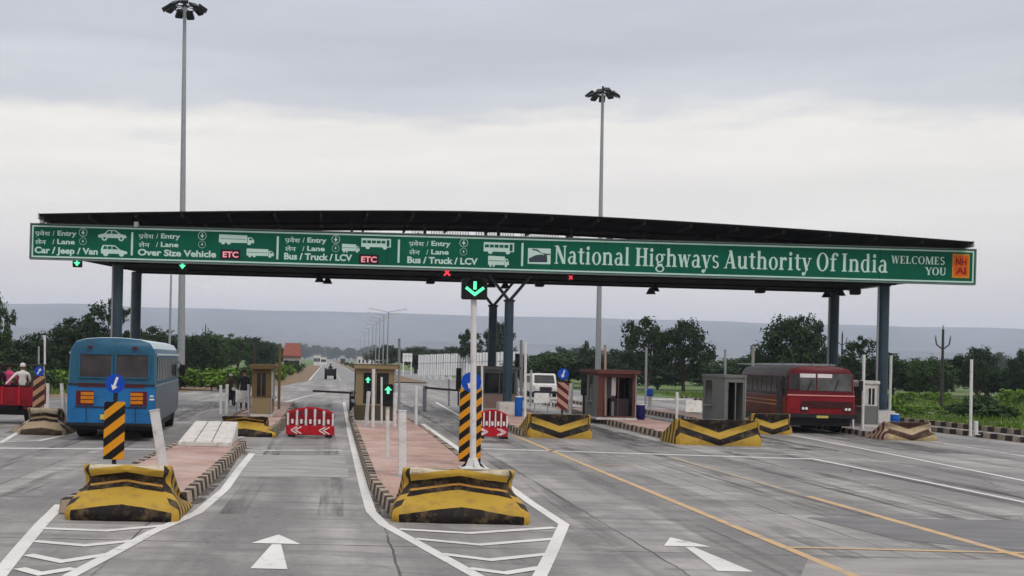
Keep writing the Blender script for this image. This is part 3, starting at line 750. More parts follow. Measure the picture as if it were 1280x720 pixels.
def glyph(c):
    g = Glyph()
    if c == 'N': g.stem(.08, 0, 1, .09); g.stem(.62, 0, 1, .09, sb=False); g.diag(.52, 0, .04, 1, .21); return g, .82
    if c == 'H': g.stem(.08, 0, 1); g.stem(.56, 0, 1); g.rect(.25, .56, .47, .54); return g, .86
    if c == 'A': g.diag(.02, 0, .36, 1, .075); g.diag(.52, 0, .27, 1, .19); g.rect(.16, .56, .28, .35); g.rect(-.04, .17, 0, .06); g.rect(.46, .78, 0, .06); return g, .78
    if c == 'O': g.arc(.40, .5, .39, .52, 0, 360, .17, .06, 28); return g, .84
    if c == 'I': g.stem(.08, 0, 1, .18); return g, .40
    if c == 'W': g.diag(.20, 0, .02, 1, .17); g.diag(.22, 0, .44, 1, .06); g.diag(.58, 0, .40, 1, .17); g.diag(.62, 0, .84, 1, .06); g.rect(-.04, .24, .94, 1); g.rect(.76, .98, .94, 1); return g, .98
    if c == 'E': g.stem(.08, 0, 1); g.rect(.25, .60, 0, .06); g.rect(.25, .58, .94, 1); g.rect(.25, .48, .47, .53); g.rect(.54, .60, .06, .22); g.rect(.52, .58, .78, .94); g.rect(.44, .48, .4, .6); return g, .66
    if c == 'L': g.stem(.08, 0, 1); g.rect(.25, .58, 0, .06); g.rect(.52, .58, .06, .26); return g, .64
    if c == 'C': g.arc(.42, .5, .40, .52, 48, 312, .17, .06, 22); g.rect(.63, .69, .70, .98); return g, .76
    if c == 'M': g.stem(.06, 0, 1, .08); g.stem(.74, 0, 1, .17); g.diag(.38, 0, .06, 1, .20); g.diag(.42, 0, .72, 1, .08); return g, 1.0
    if c == 'S': g.arc(.30, .735, .25, .285, 30, 270, .13, .10); g.arc(.30, .25, .27, .285, -150, 90, .14, .10); return g, .62
    if c == 'Y': g.stem(.33, 0, .48, .17, st=False); g.diag(.33, .44, .03, 1, .18); g.diag(.42, .44, .66, 1, .08); g.rect(-.05, .28, .94, 1); g.rect(.58, .82, .94, 1); return g, .78
    if c == 'U': g.stem(.06, .30, 1, .17, sb=False); g.stem(.58, .30, 1, .09, sb=False); g.arc(.365, .32, .305, .34, 180, 360, .15, .09); return g, .76
    if c == 'a':
        g.rect(.36, .53, .10, .46); g.arc(.30, .46, .23, .26, 0, 150, .15, .08); g.arc(.25, .21, .23, .225, 60, 330, .14, .07, 18); g.rect(.25, .40, .365, .43); g.rect(.40, .62, 0, .08); g.rect(.36, .53, .0, .14); return g, .64
    if c == 't': g.rect(.12, .28, .14, .88); g.arc(.30, .19, .18, .20, 180, 320, .15, .08); g.rect(.0, .42, .63, .70); return g, .46
    if c == 'i': g.stem(.08, 0, XH, .165, st='l'); g.arc(.165, .90, .105, .11, 0, 360, .1, .105, 14); return g, .38
    if c == 'o': g.arc(.31, .345, .30, .365, 0, 360, .155, .06, 24); return g, .64
    if c == 'n': g.stem(.08, 0, XH, .165, st='l'); g.arc(.40, .46, .24, .255, 0, 140, .165, .10); g.stem(.475, 0, .47, .165, st=False); return g, .76
    if c == 'l': g.stem(.08, 0, 1.02, .165, st='l'); return g, .38
    if c == 'h': g.stem(.08, 0, 1.02, .165, st='l'); g.arc(.40, .46, .24, .255, 0, 140, .165, .10); g.stem(.475, 0, .47, .165, st=False); return g, .76
    if c == 'g':
        g.arc(.27, .46, .26, .255, 0, 360, .14, .06, 22); g.rect(.44, .64, .62, .69); g.rect(.10, .20, .10, .26); g.rect(.14, .48, .05, .15); g.arc(.30, -.12, .30, .19, 0, 360, .11, .06, 20); return g, .66
    if c == 'w': g.diag(.18, 0, .02, XH, .16); g.diag(.20, 0, .36, XH, .06); g.diag(.50, 0, .33, XH, .16); g.diag(.53, 0, .70, XH, .06); g.rect(-.03, .22, .64, XH); g.rect(.63, .83, .64, XH); return g, .84
    if c == 'y': g.diag(.24, 0, .03, XH, .17); g.diag(.17, -.22, .50, XH, .065); g.rect(-.03, .25, .64, XH); g.rect(.42, .63, .64, XH); g.arc(.11, -.19, .115, .10, 0, 360, .11, .1, 12); return g, .62
    if c == 's': g.arc(.25, .515, .21, .20, 30, 270, .12, .08); g.arc(.25, .18, .225, .20, -150, 90, .12, .08); return g, .52
    if c == 'u': g.stem(.07, .22, XH, .165, sb=False, st='l'); g.arc(.30, .24, .23, .26, 180, 330, .165, .09); g.stem(.46, 0, XH, .165, sb=False, st='l'); g.rect(.46, .70, 0, .06); return g, .74
    if c == 'r': g.stem(.08, 0, XH, .165, st='l'); g.arc(.40, .44, .23, .27, 75, 150, .14, .10); g.arc(.44, .60, .085, .085, 0, 360, .08, .08, 12); return g, .56
    if c == 'f': g.stem(.12, 0, .82, .165, st=False); g.arc(.36, .80, .24, .23, 40, 180, .16, .09); g.arc(.48, .90, .085, .085, 0, 360, .08, .08, 12); g.rect(.0, .44, .63, .70); return g, .46
    if c == 'd': g.arc(.29, .345, .28, .365, 60, 300, .155, .07, 18); g.rect(.40, .565, 0, 1.02); g.q([(.31, .93), (.42, .96), (.565, 1.02), (.42, 1.02)]); g.rect(.42, .65, 0, .06); return g, .70
    return g, .30
def put_serif(mb, body, x0, x1, zb, cap, y, m=0):
    adv = []; x = 0
    for c in body:
        g, w = glyph(c); adv.append((g, x)); x += w + (.0 if c == ' ' else .045)
    s = (x1 - x0) / x
    k = 0
    for g, gx in adv:
        for p in g.p:
            if sum(p[i][0] * p[(i + 1) % len(p)][1] - p[(i + 1) % len(p)][0] * p[i][1] for i in range(len(p))) < 0: p = p[::-1]
            yy = y - .0006 * (k % 9); k += 1
            mb.add([(x0 + (gx + a) * s, yy, zb + b * cap) for a, b in p], [tuple(range(len(p)))], m)

# ------------------------------------------------------------------ gantry sign
def build_sign():
    t = thing('gantry_sign', 'long green overhead toll sign board with white lane names and pictograms along the canopy', 'sign', pl)
    t.rotation_euler = (0, TILT, 0)
    # local: x along the board, z up, board front at y = 0; px/py of the photograph are scaled to metres on the board
    def X(px): return (px - 38) * SPX
    def Z(px, py): return (322.5 + (px - 38) * 32.5 / 1180 - py) * SPX
    MB().box(0, SW, .0, .22, 0, SH).build('board', M['sign_green'], t)
    fr = MB()
    for a in ((-.05, SW + .05, -.03, .25, -.05, .0), (-.05, SW + .05, -.03, .25, SH, SH + .05), (-.05, 0, -.03, .25, 0, SH), (SW, SW + .05, -.03, .25, 0, SH)): fr.box(*a)
    fr.build('frame', M['sign_edge'], t)
    bd = MB(); b0, bw, yb = .045, .065, -.004
    for (xa, xb, za, zb) in ((b0, SW - b0, b0, b0 + bw), (b0, SW - b0, SH - b0 - bw, SH - b0), (b0, b0 + bw, b0 + bw, SH - b0 - bw), (SW - b0 - bw, SW - b0, b0 + bw, SH - b0 - bw)):
        bd.box(xa, xb, yb, .002, za, zb)
    bd.build('border', M['sign_white'], t)
    for px in (164.5, 346.5, 498, 652.5):
        MB().box(X(px) - .045, X(px) + .045, -.004, .002, .24, SH - .24).build('divider', M['sign_white'], t)
    yt = -.006
    def line(body, px0, px1, pyb, cappx, bold=.015):
        mb = MB(); put_text(mb, body, X(px0), X(px1), Z((px0 + px1) / 2, pyb), cappx * SPX, yt, 0, bold + .006)
        mb.build('lettering', M['sign_white'], t, fix=False)
    def entry(px):
        mb = MB()
        put_text(mb, 'पवेश', X(px), X(px + 19), Z(px + 9, 294.4 + (px - 42) * .0275), 5.4 * SPX, yt, 0, .012)
        x, z = X(px + 1.2), Z(px, 296.0 + (px - 42) * .0275)
        mb.add([(x, yt - .001, z), (x + .02, yt - .001, z), (x + .14, yt - .001, z + .12), (x + .10, yt - .001, z + .12)], [(0, 1, 2, 3)])
        put_text(mb, '/', X(px + 22), X(px + 24.5), Z(px + 23, 294.4 + (px - 42) * .0275), 6 * SPX, yt, 0, .015)
        mb.build('lettering', M['sign_white'], t, fix=False)
        line('Entry', px + 28, px + 52, 294.5 + (px - 42) * .0275, 6.1, .025)
        mb = MB()
        put_text(mb, 'लेन', X(px + .5), X(px + 14), Z(px + 9, 305.2 + (px - 42) * .0275), 5.4 * SPX, yt, 0, .012)
        put_text(mb, '/', X(px + 22), X(px + 24.5), Z(px + 23, 305 + (px - 42) * .0275), 6 * SPX, yt, 0, .015)
        mb.build('lettering', M['sign_white'], t, fix=False)
        line('Lane', px + 28, px + 50, 305 + (px - 42) * .0275, 6.1, .025)
    def arrows(px):
        for k, (py, r) in enumerate(((290.5, 5.3), (301.5, 4.6))):
            cx, cz = X(px), Z(px, py + (px - 103) * .0275)
            mb = MB(); rr = r * SPX; w = .022 if k == 0 else .013
            for i in range(20):
                a, b = 2 * math.pi * i / 20, 2 * math.pi * (i + 1) / 20
                mb.add([(cx + q * math.cos(g), yt, cz + q * math.sin(g)) for q, g in ((rr - w, a), (rr, a), (rr, b), (rr - w, b))], [(3, 2, 1, 0)])
            s = rr * (.62 if k == 0 else .4)
            mb.add([(cx - s * .2, yt, cz + s), (cx + s * .2, yt, cz + s), (cx + s * .2, yt, cz), (cx - s * .2, yt, cz)], [(3, 2, 1, 0)])
            mb.add([(cx - s * .75, yt - .001, cz + .02), (cx + s * .75, yt - .001, cz + .02), (cx, yt - .001, cz - s)], [(2, 1, 0)])
            mb.build('arrow_roundel', M['sign_white'], t, fix=False)
    def picto(name, px0, px1, py0, py1, polys, holes=()):
        """polys and dark holes in a 0..1 box"""
        def mp_(a, b): px = px0 + a * (px1 - px0); return X(px), Z((px0 + px1) / 2, py1 - b * (py1 - py0))
        mb = MB()
        for k, (src, m) in enumerate([(p, 0) for p in polys] + [(p, 1) for p in holes]):
            y = yt - .0006 * k - (.006 if m else 0)
            q = [mp_(*p) for p in src]
            mb.add([(x, y, z) for x, z in q], [tuple(range(len(q)))], m)
        o = mb.build(name, [M['sign_white'], M['sign_green']], t)
    def disc(cx, cy, r, asp=1.0, n=14): return [(cx + r * math.cos(2 * math.pi * i / n), cy + r * asp * math.sin(2 * math.pi * i / n)) for i in range(n)]
    # car and estate
    picto('car_pictogram', 122, 158, 287, 301, [[(.0, .28), (.0, .50), (.12, .60), (.20, .62), (.34, .95), (.60, .95), (.78, .62), (.95, .52), (1, .30), (.9, .25), (.1, .25)], disc(.22, .22, .10, 2.4), disc(.80, .22, .10, 2.4)],
          [[(.26, .62), (.36, .87), (.45, .87), (.45, .62)], [(.48, .62), (.48, .87), (.58, .87), (.71, .62)], disc(.22, .22, .045, 2.4), disc(.80, .22, .045, 2.4)])
    picto('van_pictogram', 126, 159, 306, 320, [[(.0, .2), (.0, .62), (.06, .96), (.52, .96), (.74, .56), (.98, .42), (1, .2)], disc(.18, .18, .10, 2.2), disc(.78, .18, .10, 2.2)],
          [[(.07, .60), (.11, .86), (.22, .86), (.22, .60)], [(.25, .60), (.25, .86), (.40, .86), (.40, .60)], [(.43, .60), (.43, .86), (.51, .86), (.66, .60)]])
    def truck(px0, px1, py0, py1):
        picto('truck_pictogram', px0, px1, py0, py1, [[(.0, .20), (.0, 1), (.80, .96), (.80, .20)], [(.815, .20), (.815, .78), (.93, .76), (1, .48), (1, .20)], disc(.12, .16, .055, 2.8), disc(.28, .16, .055, 2.8), disc(.86, .16, .055, 2.8)],
              [[(.86, .50), (.86, .68), (.92, .68), (.96, .50)], [(.04, .56), (.04, .60), (.76, .58), (.76, .54)]])
    def bus(px0, px1, py0, py1):
        ho = [[(x, .56), (x, .80), (x + .13, .80), (x + .13, .56)] for x in (.04, .20, .36, .52, .68)] + [[(.86, .30), (.86, .86), (.95, .86), (.95, .30)]]
        picto('bus_pictogram', px0, px1, py0, py1, [[(.0, .22), (.0, 1), (1, .98), (1, .22)], disc(.22, .2, .075, 2.4), disc(.80, .2, .075, 2.4)], ho)
    truck(273, 317, 293.5, 306); truck(308, 342, 311, 322)
    truck(427, 449, 305, 316); bus(451, 488, 298, 312)
    bus(604, 642, 303, 318); truck(610, 636, 320, 334)
    for px in (43, 172.5, 355.5, 510.5): entry(px)
    for px in (103, 252, 419, 579): arrows(px)
    line('Car / Jeep / Van', 43, 122, 317, 7.7, .03)
    line('Over Size Vehicle', 172, 270, 320.2, 7.9, .03)
    line('Bus / Truck / LCV', 355, 440, 325, 8.0, .03)
    line('Bus / Truck / LCV', 509, 597, 329.6, 8.0, .03)
    for px, py in ((288, 318), (461, 324)):
        w, hh = 12.5 * SPX, 6.2 * SPX
        cx, cz = X(px), Z(px, py)
        pt = MB().box(cx - w, cx + w, -.012, .002, cz - hh, cz + hh).build('etc_plate', M['plate_dark'], t)
        mb = MB(); put_text(mb, 'ETC', cx - w * .78, cx + w * .78, cz - hh * .58, hh * 1.15, -.016, 0, .035)
        o = mb.build('lettering', M['etc_pink'], pt, fix=False)
    # the authority's name
    mb = MB(); put_serif(mb, 'National Highways Authority Of India', X(693), X(1110.5), Z(900, 335.2), 22.6 * SPX, yt)
    mb.build('lettering', M['sign_white'], t, fix=False)
    mb = MB(); put_serif(mb, 'WELCOMES', X(1114), X(1181.5), Z(1148, 330), 9.5 * SPX, yt); mb.build('lettering', M['sign_white'], t, fix=False)
    mb = MB(); put_serif(mb, 'YOU', X(1156.5), X(1183), Z(1170, 344), 9.5 * SPX, yt); mb.build('lettering', M['sign_white'], t, fix=False)
    # picture panel: a road sweeping up under a slanted wing
    x0, x1 = X(659.5), X(688); z0, z1 = Z(674, 330), Z(674, 310.5)
    lg = MB().box(x0, x1, -.010, .002, z0, z1).build('logo_panel', M['sign_white'], t)
    def lp(pts): return [(x0 + a * (x1 - x0), z0 + b * (z1 - z0)) for a, b in pts]
    lm = MB()
    for k, pts in enumerate(([(.06, .10), (.04, .34), (.34, .56), (.62, .62), (.74, .44), (.80, .12)], [(.18, .88), (.34, .86), (.72, .60), (.98, .58), (.98, .66), (.62, .70), (.40, .94), (.2, .97)], [(.66, .60), (.84, .58), (.86, .14), (.76, .10)])):
        q = lp(pts); lm.add([(x, -.013 - .001 * k, z) for x, z in q], [tuple(range(len(q)))])
    lm.build('logo_mark', M['logo_grey'], lg)
    # orange emblem
    x0, x1 = X(1190), X(1211.5); z0, z1 = Z(1200, 347.5), Z(1200, 317.5)
    em = MB().box(x0, x1, -.012, .002, z0, z1).build('emblem', M['orange'], t)
    eb = MB()
    for (a, b, c, d) in ((.0, 1, .0, .07), (.0, 1, .93, 1), (.0, .08, .07, .93), (.92, 1, .07, .93)):
        eb.box(x0 + a * (x1 - x0), x0 + b * (x1 - x0), -.016, -.010, z0 + c * (z1 - z0), z0 + d * (z1 - z0))
    eb.build('emblem_border', M['emblem_gold'], em)
    mk = MB()
    for (body, za) in (('NH', .54), ('AI', .17)):
        put_text(mk, body, x0 + .20 * (x1 - x0), x0 + .82 * (x1 - x0), z0 + za * (z1 - z0), .27 * (z1 - z0), -.017, 0, .05)
    mk.build('emblem_letters', M['orange_mark'], em, fix=False)
    return t
sign = build_sign()
bpy.data.objects.remove(_fo); 

# ------------------------------------------------------------------ small things hanging under the canopy
def lane_signal(px, py, colour, label, shape, sc=1.0):
    x, y, z = P(px, py, 53.35)
    t = thing('lane_signal', label, 'lane signal', (x, y, z), group='lane signals under the sign'); t.scale = (sc, sc, sc)
    MB().box(-.2, .2, -.12, .1, -.2, .2).build('housing', M['black'], t, bevel=.015)
    a = MB(); m = M['led_green'] if colour == 'g' else M['led_red']
    if shape == 'arrow':
        a.box(-.04, .04, -.135, -.122, -.02, .16); a.prism([(-.15, .02), (.15, .02), (0, -.16)], 'y', -.138, -.124)
    else:
        a.bar((-.13, -.13, -.13), (.13, -.13, .13), .012, .07); a.bar((-.13, -.133, .13), (.13, -.133, -.13), .012, .07)
    a.build('arrow' if shape == 'arrow' else 'cross', m, t)
    MB().box(-.03, .03, -.02, .02, .2, .42).build('hanger', M['dark_metal'], t)
lane_signal(97, 328.5, 'g', 'small lit green down arrow below the words Car Jeep Van', 'arrow')
lane_signal(228.5, 332, 'g', 'small lit green down arrow below the words Over Size Vehicle', 'arrow')
lane_signal(558.5, 341, 'r', 'lit red cross signal under the sign just left of the tall green arrow box', 'cross')
lane_signal(713, 347, 'r', 'small lit red signal under the sign between the middle columns and the tall mast', 'cross', .6)
def floodlight(px, py, label, d=57.5, tilt=0, small=False):
    x, y, z = P(px, py, d)
    t = thing('floodlight', label, 'floodlight', (x, y, z), group='lamps hanging under the canopy')
    if small:
        MB().box(-.2, .2, -.2, .2, -.12, .12).build('housing', M['black'], t, bevel=.02)
        MB().box(-.16, .16, -.16, .16, -.135, -.121).build('lens', M['glass'], t)
    else:
        h_ = MB().lathe([(.05, .16), (.10, .13), (.24, -.14), (.22, -.14)], 14).build('shade', M['black'], t, smooth=True)
        MB().cyl((0, 0, -.12), (0, 0, -.135), .2, .2, 14).build('lens', M['grey_metal'], t)
    MB().cyl((0, 0, .1), (0, 0, .5), .025, .025, 8).build('hanger', M['dark_metal'], t)
for a in ((399.5, 349, 'cone shaped lamp under the canopy left of its close twin'), (409.5, 351, 'cone shaped lamp under the canopy right of its close twin'),
          (614, 355.5, 'cone shaped lamp hanging beside the green arrow box'), (631.5, 357, 'cone shaped lamp hanging between the mid column braces'),
          (813.5, 364, 'lower cone lamp of the leaning pair right of the tall mast'), (818.5, 360.5, 'upper cone lamp of the leaning pair right of the tall mast'),
          (1033.5, 368, 'cone lamp hanging in front of the right rear column'), (1050.5, 366, 'cone lamp just right of the right rear column')): floodlight(*a)
for a in ((538, 351.5, 'square lamp box under the canopy left of the red cross signal'), (674.5, 355, 'square lamp box under the canopy right of the mid columns'),
          (950, 363, 'square lamp box under the canopy left of the right columns'), (1069, 365, 'square lamp box under the canopy beside the front right column')): floodlight(*a, small=True)

# ------------------------------------------------------------------ crash noses of the islands
def nose(px0, px1, pyb, label, mats, hgt=.78, depth=1.5, toe=.26, side=.16, face=0.0):
    xa, ya = G(px0, pyb); xb, yb = G(px1, pyb)
    xm, ym, w = (xa + xb) / 2, (ya + yb) / 2, xb - xa
    t = thing('crash_barrier', label, 'crash barrier', (xm, ym, 0), rz=face, group='striped concrete noses at the heads of the lane islands')
    prof = [(.015, 0), (0, .05), (0, .11), (.025, .18), (.09, .26), (.20, .335), (.31, .40), (.365, .46), (.385, .53), (.375, .60), (.345, .66), (.33, .71), (.34, .76), (.36, hgt)]   # inset, height
    prof = [(i * toe / .26, z * hgt / .78) for i, z in prof[:-1]] + [(.36 * toe / .26, hgt)]
    nx = 26; ch = .10; sd_ = rnd.uniform(0, 50); FALL = ((.12, .97), (.4, .72), (.7, .48), (1, .30))
    fr = MB()
    rows = []
    for ins, z in prof:
        s = ins * side / .26
        hw = w / 2 - s
        rows.append([(-hw + ch + (2 * hw - 2 * ch) * k / nx, ins, z) for k in range(nx + 1)])
    rows = [[(x, y + (.045 * mnoise.noise(Vector((x * 2.3, z * 3, sd_))) + .018 * mnoise.noise(Vector((x * 8, z * 8, sd_)))) * (1 if 0 < k < nx else 0), max(0, z + (.02 * mnoise.noise(Vector((x * 2.1, sd_, 3))) if 0 < k < nx and z > .05 else 0))) for k, (x, y, z) in enumerate(r)] for r in rows]
    fr.add([p for r in rows for p in r], [(j * (nx + 1) + k, j * (nx + 1) + k + 1, (j + 1) * (nx + 1) + k + 1, (j + 1) * (nx + 1) + k) for j in range(len(prof) - 1) for k in range(nx)])
    for s_ in (-1, 1):
        rr = []; sd = MB()
        for ins, z in prof:
            s = ins * side / .26; hw = w / 2 - s
            rr.append([(s_ * (hw - ch), ins, z), (s_ * hw, ins + ch, z)] + [(s_ * hw, ins + ch + (depth - ins - ch) * q, z * fz) for q, fz in FALL])
        sd.add([p for r in rr for p in r], [(j * 6 + k, j * 6 + k + 1, (j + 1) * 6 + k + 1, (j + 1) * 6 + k) for j in range(len(prof) - 1) for k in range(5)])
        sd.build('flank', mats[1], t, smooth=True)
    body = fr.build('face', mats[0], t, smooth=True)
    ins, z = prof[-1]; s = ins * side / .26; hw = w / 2 - s
    tp = [(-hw + ch, ins, z), (hw - ch, ins, z), (hw, ins + ch, z), (-hw, ins + ch, z)]; tf = [(0, 1, 2, 3)]; pv = (3, 2)
    for q, fz in FALL:
        y_ = ins + ch + (depth - ins - ch) * q; b_ = len(tp); tp += [(-hw, y_, z * fz), (hw, y_, z * fz)]; tf.append((pv[0], pv[1], b_ + 1, b_)); pv = (b_, b_ + 1)
    MB().add(tp, tf).build('top', mats[2], t)
    MB().add([(-w / 2, depth, 0), (w / 2, depth, 0), (hw, depth, hgt * .30), (-hw, depth, hgt * .30)], [(0, 1, 2, 3)]).build('back', mats[1], t)
    return t
A3, V3 = (M['bar_arch'], M['bar_side'], M['bar_top']), (M['bar_vee'], M['bar_side'], M['bar_top'])
nose(76, 224, 652, 'yellow and black concrete nose with a chipped corner at the front of the left island', A3, .80, 1.9, .34, .11)
nose(491, 661, 655, 'large yellow and black concrete nose below the green arrow signal pole', A3, .80, 1.9, .34, .11)
nose(18, 84, 544, 'faded brown and cream striped nose between the red trolley and blue bus', (M['bar_arch_worn'], M['bar_side_worn'], M['bar_top']), .80, 1.5)
nose(263, 345, 546, 'dark yellow striped nose in front of the small tan booth', (M['bar_arch'], M['bar_side'], M['bar_top']), .62, 1.5, .34)
nose(662, 738, 548, 'yellow and black V striped nose below the reddish hazard board', V3, .80, 2.2, .10, .08)
nose(851, 947, 557, 'yellow and black V striped nose in front of the grey booth', V3, .82, 1.9, .10, .04)
nose(944, 988, 543, 'yellow and black nose partly hidden behind the nearer one beside the red bus', V3, .78, 1.4, .10, .08)
nose(1112, 1168, 551, 'faded pinkish brown striped nose beside the blue drum at the right kerb', (M['bar_vee_pink'], M['bar_side_pink'], M['bar_top']), .66, 1.5, .2, .12)

# ------------------------------------------------------------------ posts
def post(px0, py0, px1, py1, wpx, label, name='white_post', cat='post', m='white_post', z=.2, square=False, group='white marker posts of the plaza', cap=True):
    """px0,py0 = top, px1,py1 = foot"""
    x, y = G(px1, py1, z); xt, _, zt_ = P(px0, py0, y)
    w = wpx / FPX * y
    t = thing(name, label, cat, (x, y, z), group=group)
    a, b = Vector((0, 0, -.02)), Vector((xt - x, 0, zt_ - z))
    mb = MB()
    if square: mb.bar(a, b, w, w, up=(0, 1, 0))
    else: mb.cyl(a, b, w / 2, w / 2, 12)
    mb.build('shaft', M[m], t, bevel=.008 if square else 0, smooth=not square)
    if cap:
        d = (b - a).normalized(); c = MB()
        if square: c.bar(b - d * .002, b + d * .015, w * 1.12, w * 1.12, up=(0, 1, 0))
        else: c.cyl(b - d * .002, b + d * .02, w * .54, w * .5, 12)
        c.build('cap', M['dark_metal'] if m != 'white_post' else M[m], t)
        f = MB(); f.cyl((0, 0, -.01), (0, 0, .015), w * 1.1, w * 1.0, 12); f.build('foot_plate', M['grey_metal'], t)
    return t
post(193, 513, 208, 606, 11, 'leaning square white post behind the left striped nose', square=True)
post(503, 514, 503, 594, 9.5, 'short square white post behind the large middle nose', square=True)
post(276, 482, 276, 517, 3.6, 'white post left of its twin, left of the white blank board', z=.2)
post(284, 481, 283, 517, 4.2, 'white post right of its twin, left of the white blank board', z=.2)
post(311, 481, 312, 518, 3.6, 'white post directly beside the white blank board and tan booth')
post(317, 480, 317, 519, 4.2, 'white post standing against the front of the tan booth')
post(520, 483, 520, 531, 4, 'white post at the right edge of the middle island')
post(461, 490, 457, 533, 4.5, 'short leaning pale post below the left green up arrow')
post(467, 462, 466, 534, 4.2, 'tall cream pipe in front of the middle booth')
post(477, 472, 477, 531, 2.6, 'thin white pipe at the door of the middle booth')
post(494, 492, 493, 533, 4.6, 'short white post right of the middle booth foot')
post(499, 424, 499, 512, 3.2, 'tall grey pole right of the middle booth', m='grey_metal', name='thin_pole', cat='pole', group='thin poles of the plaza')
post(602.5, 458, 602.5, 522, 2.8, 'pale thin pole left of the middle columns', m='white_post', name='thin_pole', cat='pole', group='thin poles of the plaza')
post(561, 474, 561, 507, 2.8, 'small white post beyond the middle lane boom')
post(651.5, 426, 651.5, 507, 3.6, 'grey pole beside the blue drum and mid column', m='grey_metal', name='thin_pole', cat='pole', group='thin poles of the plaza')
post(657, 429, 656, 535, 3.4, 'tall white pole left of the reddish hazard board', name='thin_pole', cat='pole', group='thin poles of the plaza')
post(664, 463, 663, 507, 2.6, 'short white pole in front of the white parked vehicle')
post(714, 480, 713, 519, 4.4, 'white post right of the reddish hazard board')
post(756.5, 432, 756.5, 524, 3.2, 'pinkish pole at the front of the red brown booth', m='booth_brick', name='thin_pole', cat='pole', group='thin poles of the plaza')
post(808, 434, 807, 506, 2.8, 'grey pole right of the red brown booth', m='grey_metal', name='thin_pole', cat='pole', group='thin poles of the plaza')
post(846.5, 491, 845.5, 544, 3.6, 'white post at the end of the striped kerb left of the blank board')
post(906.5, 438, 906.5, 526, 3, 'grey pole in front of the grey booth', m='grey_metal', name='thin_pole', cat='pole', group='thin poles of the plaza')
post(941.5, 433, 940.5, 518, 3.4, 'tall white pole between the grey booth and red bus', name='thin_pole', cat='pole', group='thin poles of the plaza')
post(1066, 489, 1066, 536, 3, 'thin white post close to the red bus corner')
post(1080, 444, 1078, 536, 3.6, 'tall white pole between the red bus and front right column', name='thin_pole', cat='pole', group='thin poles of the plaza')
post(1114, 445, 1112, 519, 3.2, 'pale green tinted pole just right of the front right column', name='thin_pole', cat='pole', group='thin poles of the plaza')
post(1214.5, 450, 1213, 545, 3.6, 'lone white pole at the far right kerb', name='thin_pole', cat='pole', group='thin poles of the plaza')
post(1220, 527, 1220, 543, 5, 'short stout white marker beside the lone pole at the far right kerb')
post(48.5, 433, 48.5, 512, 2.2, 'thin grey pole behind the faded striped board, the shorter of two', m='grey_metal', name='thin_pole', cat='pole', group='thin poles of the plaza')
post(56, 420, 56, 512, 2.6, 'thin pale pole behind the faded striped board, the taller of two', name='thin_pole', cat='pole', group='thin poles of the plaza')
post(59.5, 480, 59, 515, 4.4, 'cream post right of the faded striped hazard board')
post(77, 480, 82, 534, 4.6, 'cream post against the left side of the blue bus')
post(350, 430, 348.5, 512, 3.6, 'brown wooden pole behind the tan booth corner', m='booth_tan', name='thin_pole', cat='pole', group='thin poles of the plaza')
post(318, 430, 318, 512, 2.2, 'thin dark pole behind the tan booth roof', m='pole_dark', name='thin_pole', cat='pole', group='thin poles of the plaza')

# ------------------------------------------------------------------ hazard boards with keep-left roundels
def hazard(px, top, bot, wpx, base, discpy, dpx, m, label, d, arrow=(-.35, -1), z=.2):
    x = P(px, (top + bot) / 2, d)[0]; zb, zt_ = P(px, bot, d)[2], P(px, top, d)[2]; w = wpx / FPX * d / 2
    t = thing('hazard_marker', label, 'hazard sign', (x, d, z), group='striped hazard boards on the island heads')
    dz = P(px, discpy, d)[2] - z; r = dpx / 2 / FPX * d
    MB().cyl((0, 0, -.02), (0, 0, dz + .05), .038, .038, 10).build('pole', M['dark_metal'], t)
    o = MB().box(-w, w, -.012, .012, -(zt_ - zb) / 2, (zt_ - zb) / 2).build('striped_board', M[m], t, bevel=.004)
    o.location = (0, -.055, (zb + zt_) / 2 - z)
    ds = MB().cyl((0, -.072, dz), (0, -.058, dz), r, r, 28).build('roundel', M['blue_sign'], t)
    a = Vector((arrow[0], 0, arrow[1])).normalized(); n = Vector((a.z, 0, -a.x)); c = Vector((0, -.076, dz))
    ar = MB(); p0, p1 = c - a * r * .72, c + a * r * .72
    q = p1 - a * r * .5
    ar.add([p0 - n * r * .13, p0 + n * r * .13, q + n * r * .13, q - n * r * .13], [(0, 1, 2, 3)])
    ar.add([q - n * r * .36 + Vector((0, -.001, 0)), q + n * r * .36 + Vector((0, -.001, 0)), p1 + Vector((0, -.001, 0))], [(0, 1, 2)])
    ar.build('arrow', M['white'], ds)
    MB().bar((0, -.04, dz), (0, .0, dz), .05, .05).build('clamp', M['grey_metal'], t)
    return t
hazard(143.5, 502, 574, 26, 588, 479.5, 24, 'hz_front', 'orange and black diagonal striped board before the blue bus', 19.9)
hazard(587.5, 486, 577, 27.5, 590, 477.5, 25, 'hz_front', 'orange and black diagonal striped board behind the green signal pole', 26.6)
hazard(49, 470, 512, 14.5, 514, 464, 12, 'hz_worn', 'faded brown and cream diagonal striped board beside the red trolley', 37.6, arrow=(.5, .8))
hazard(703, 478, 512, 14.5, 520, 467.5, 14, 'hz_red', 'reddish and white diagonal striped board in front of the white vehicle', 42.2)

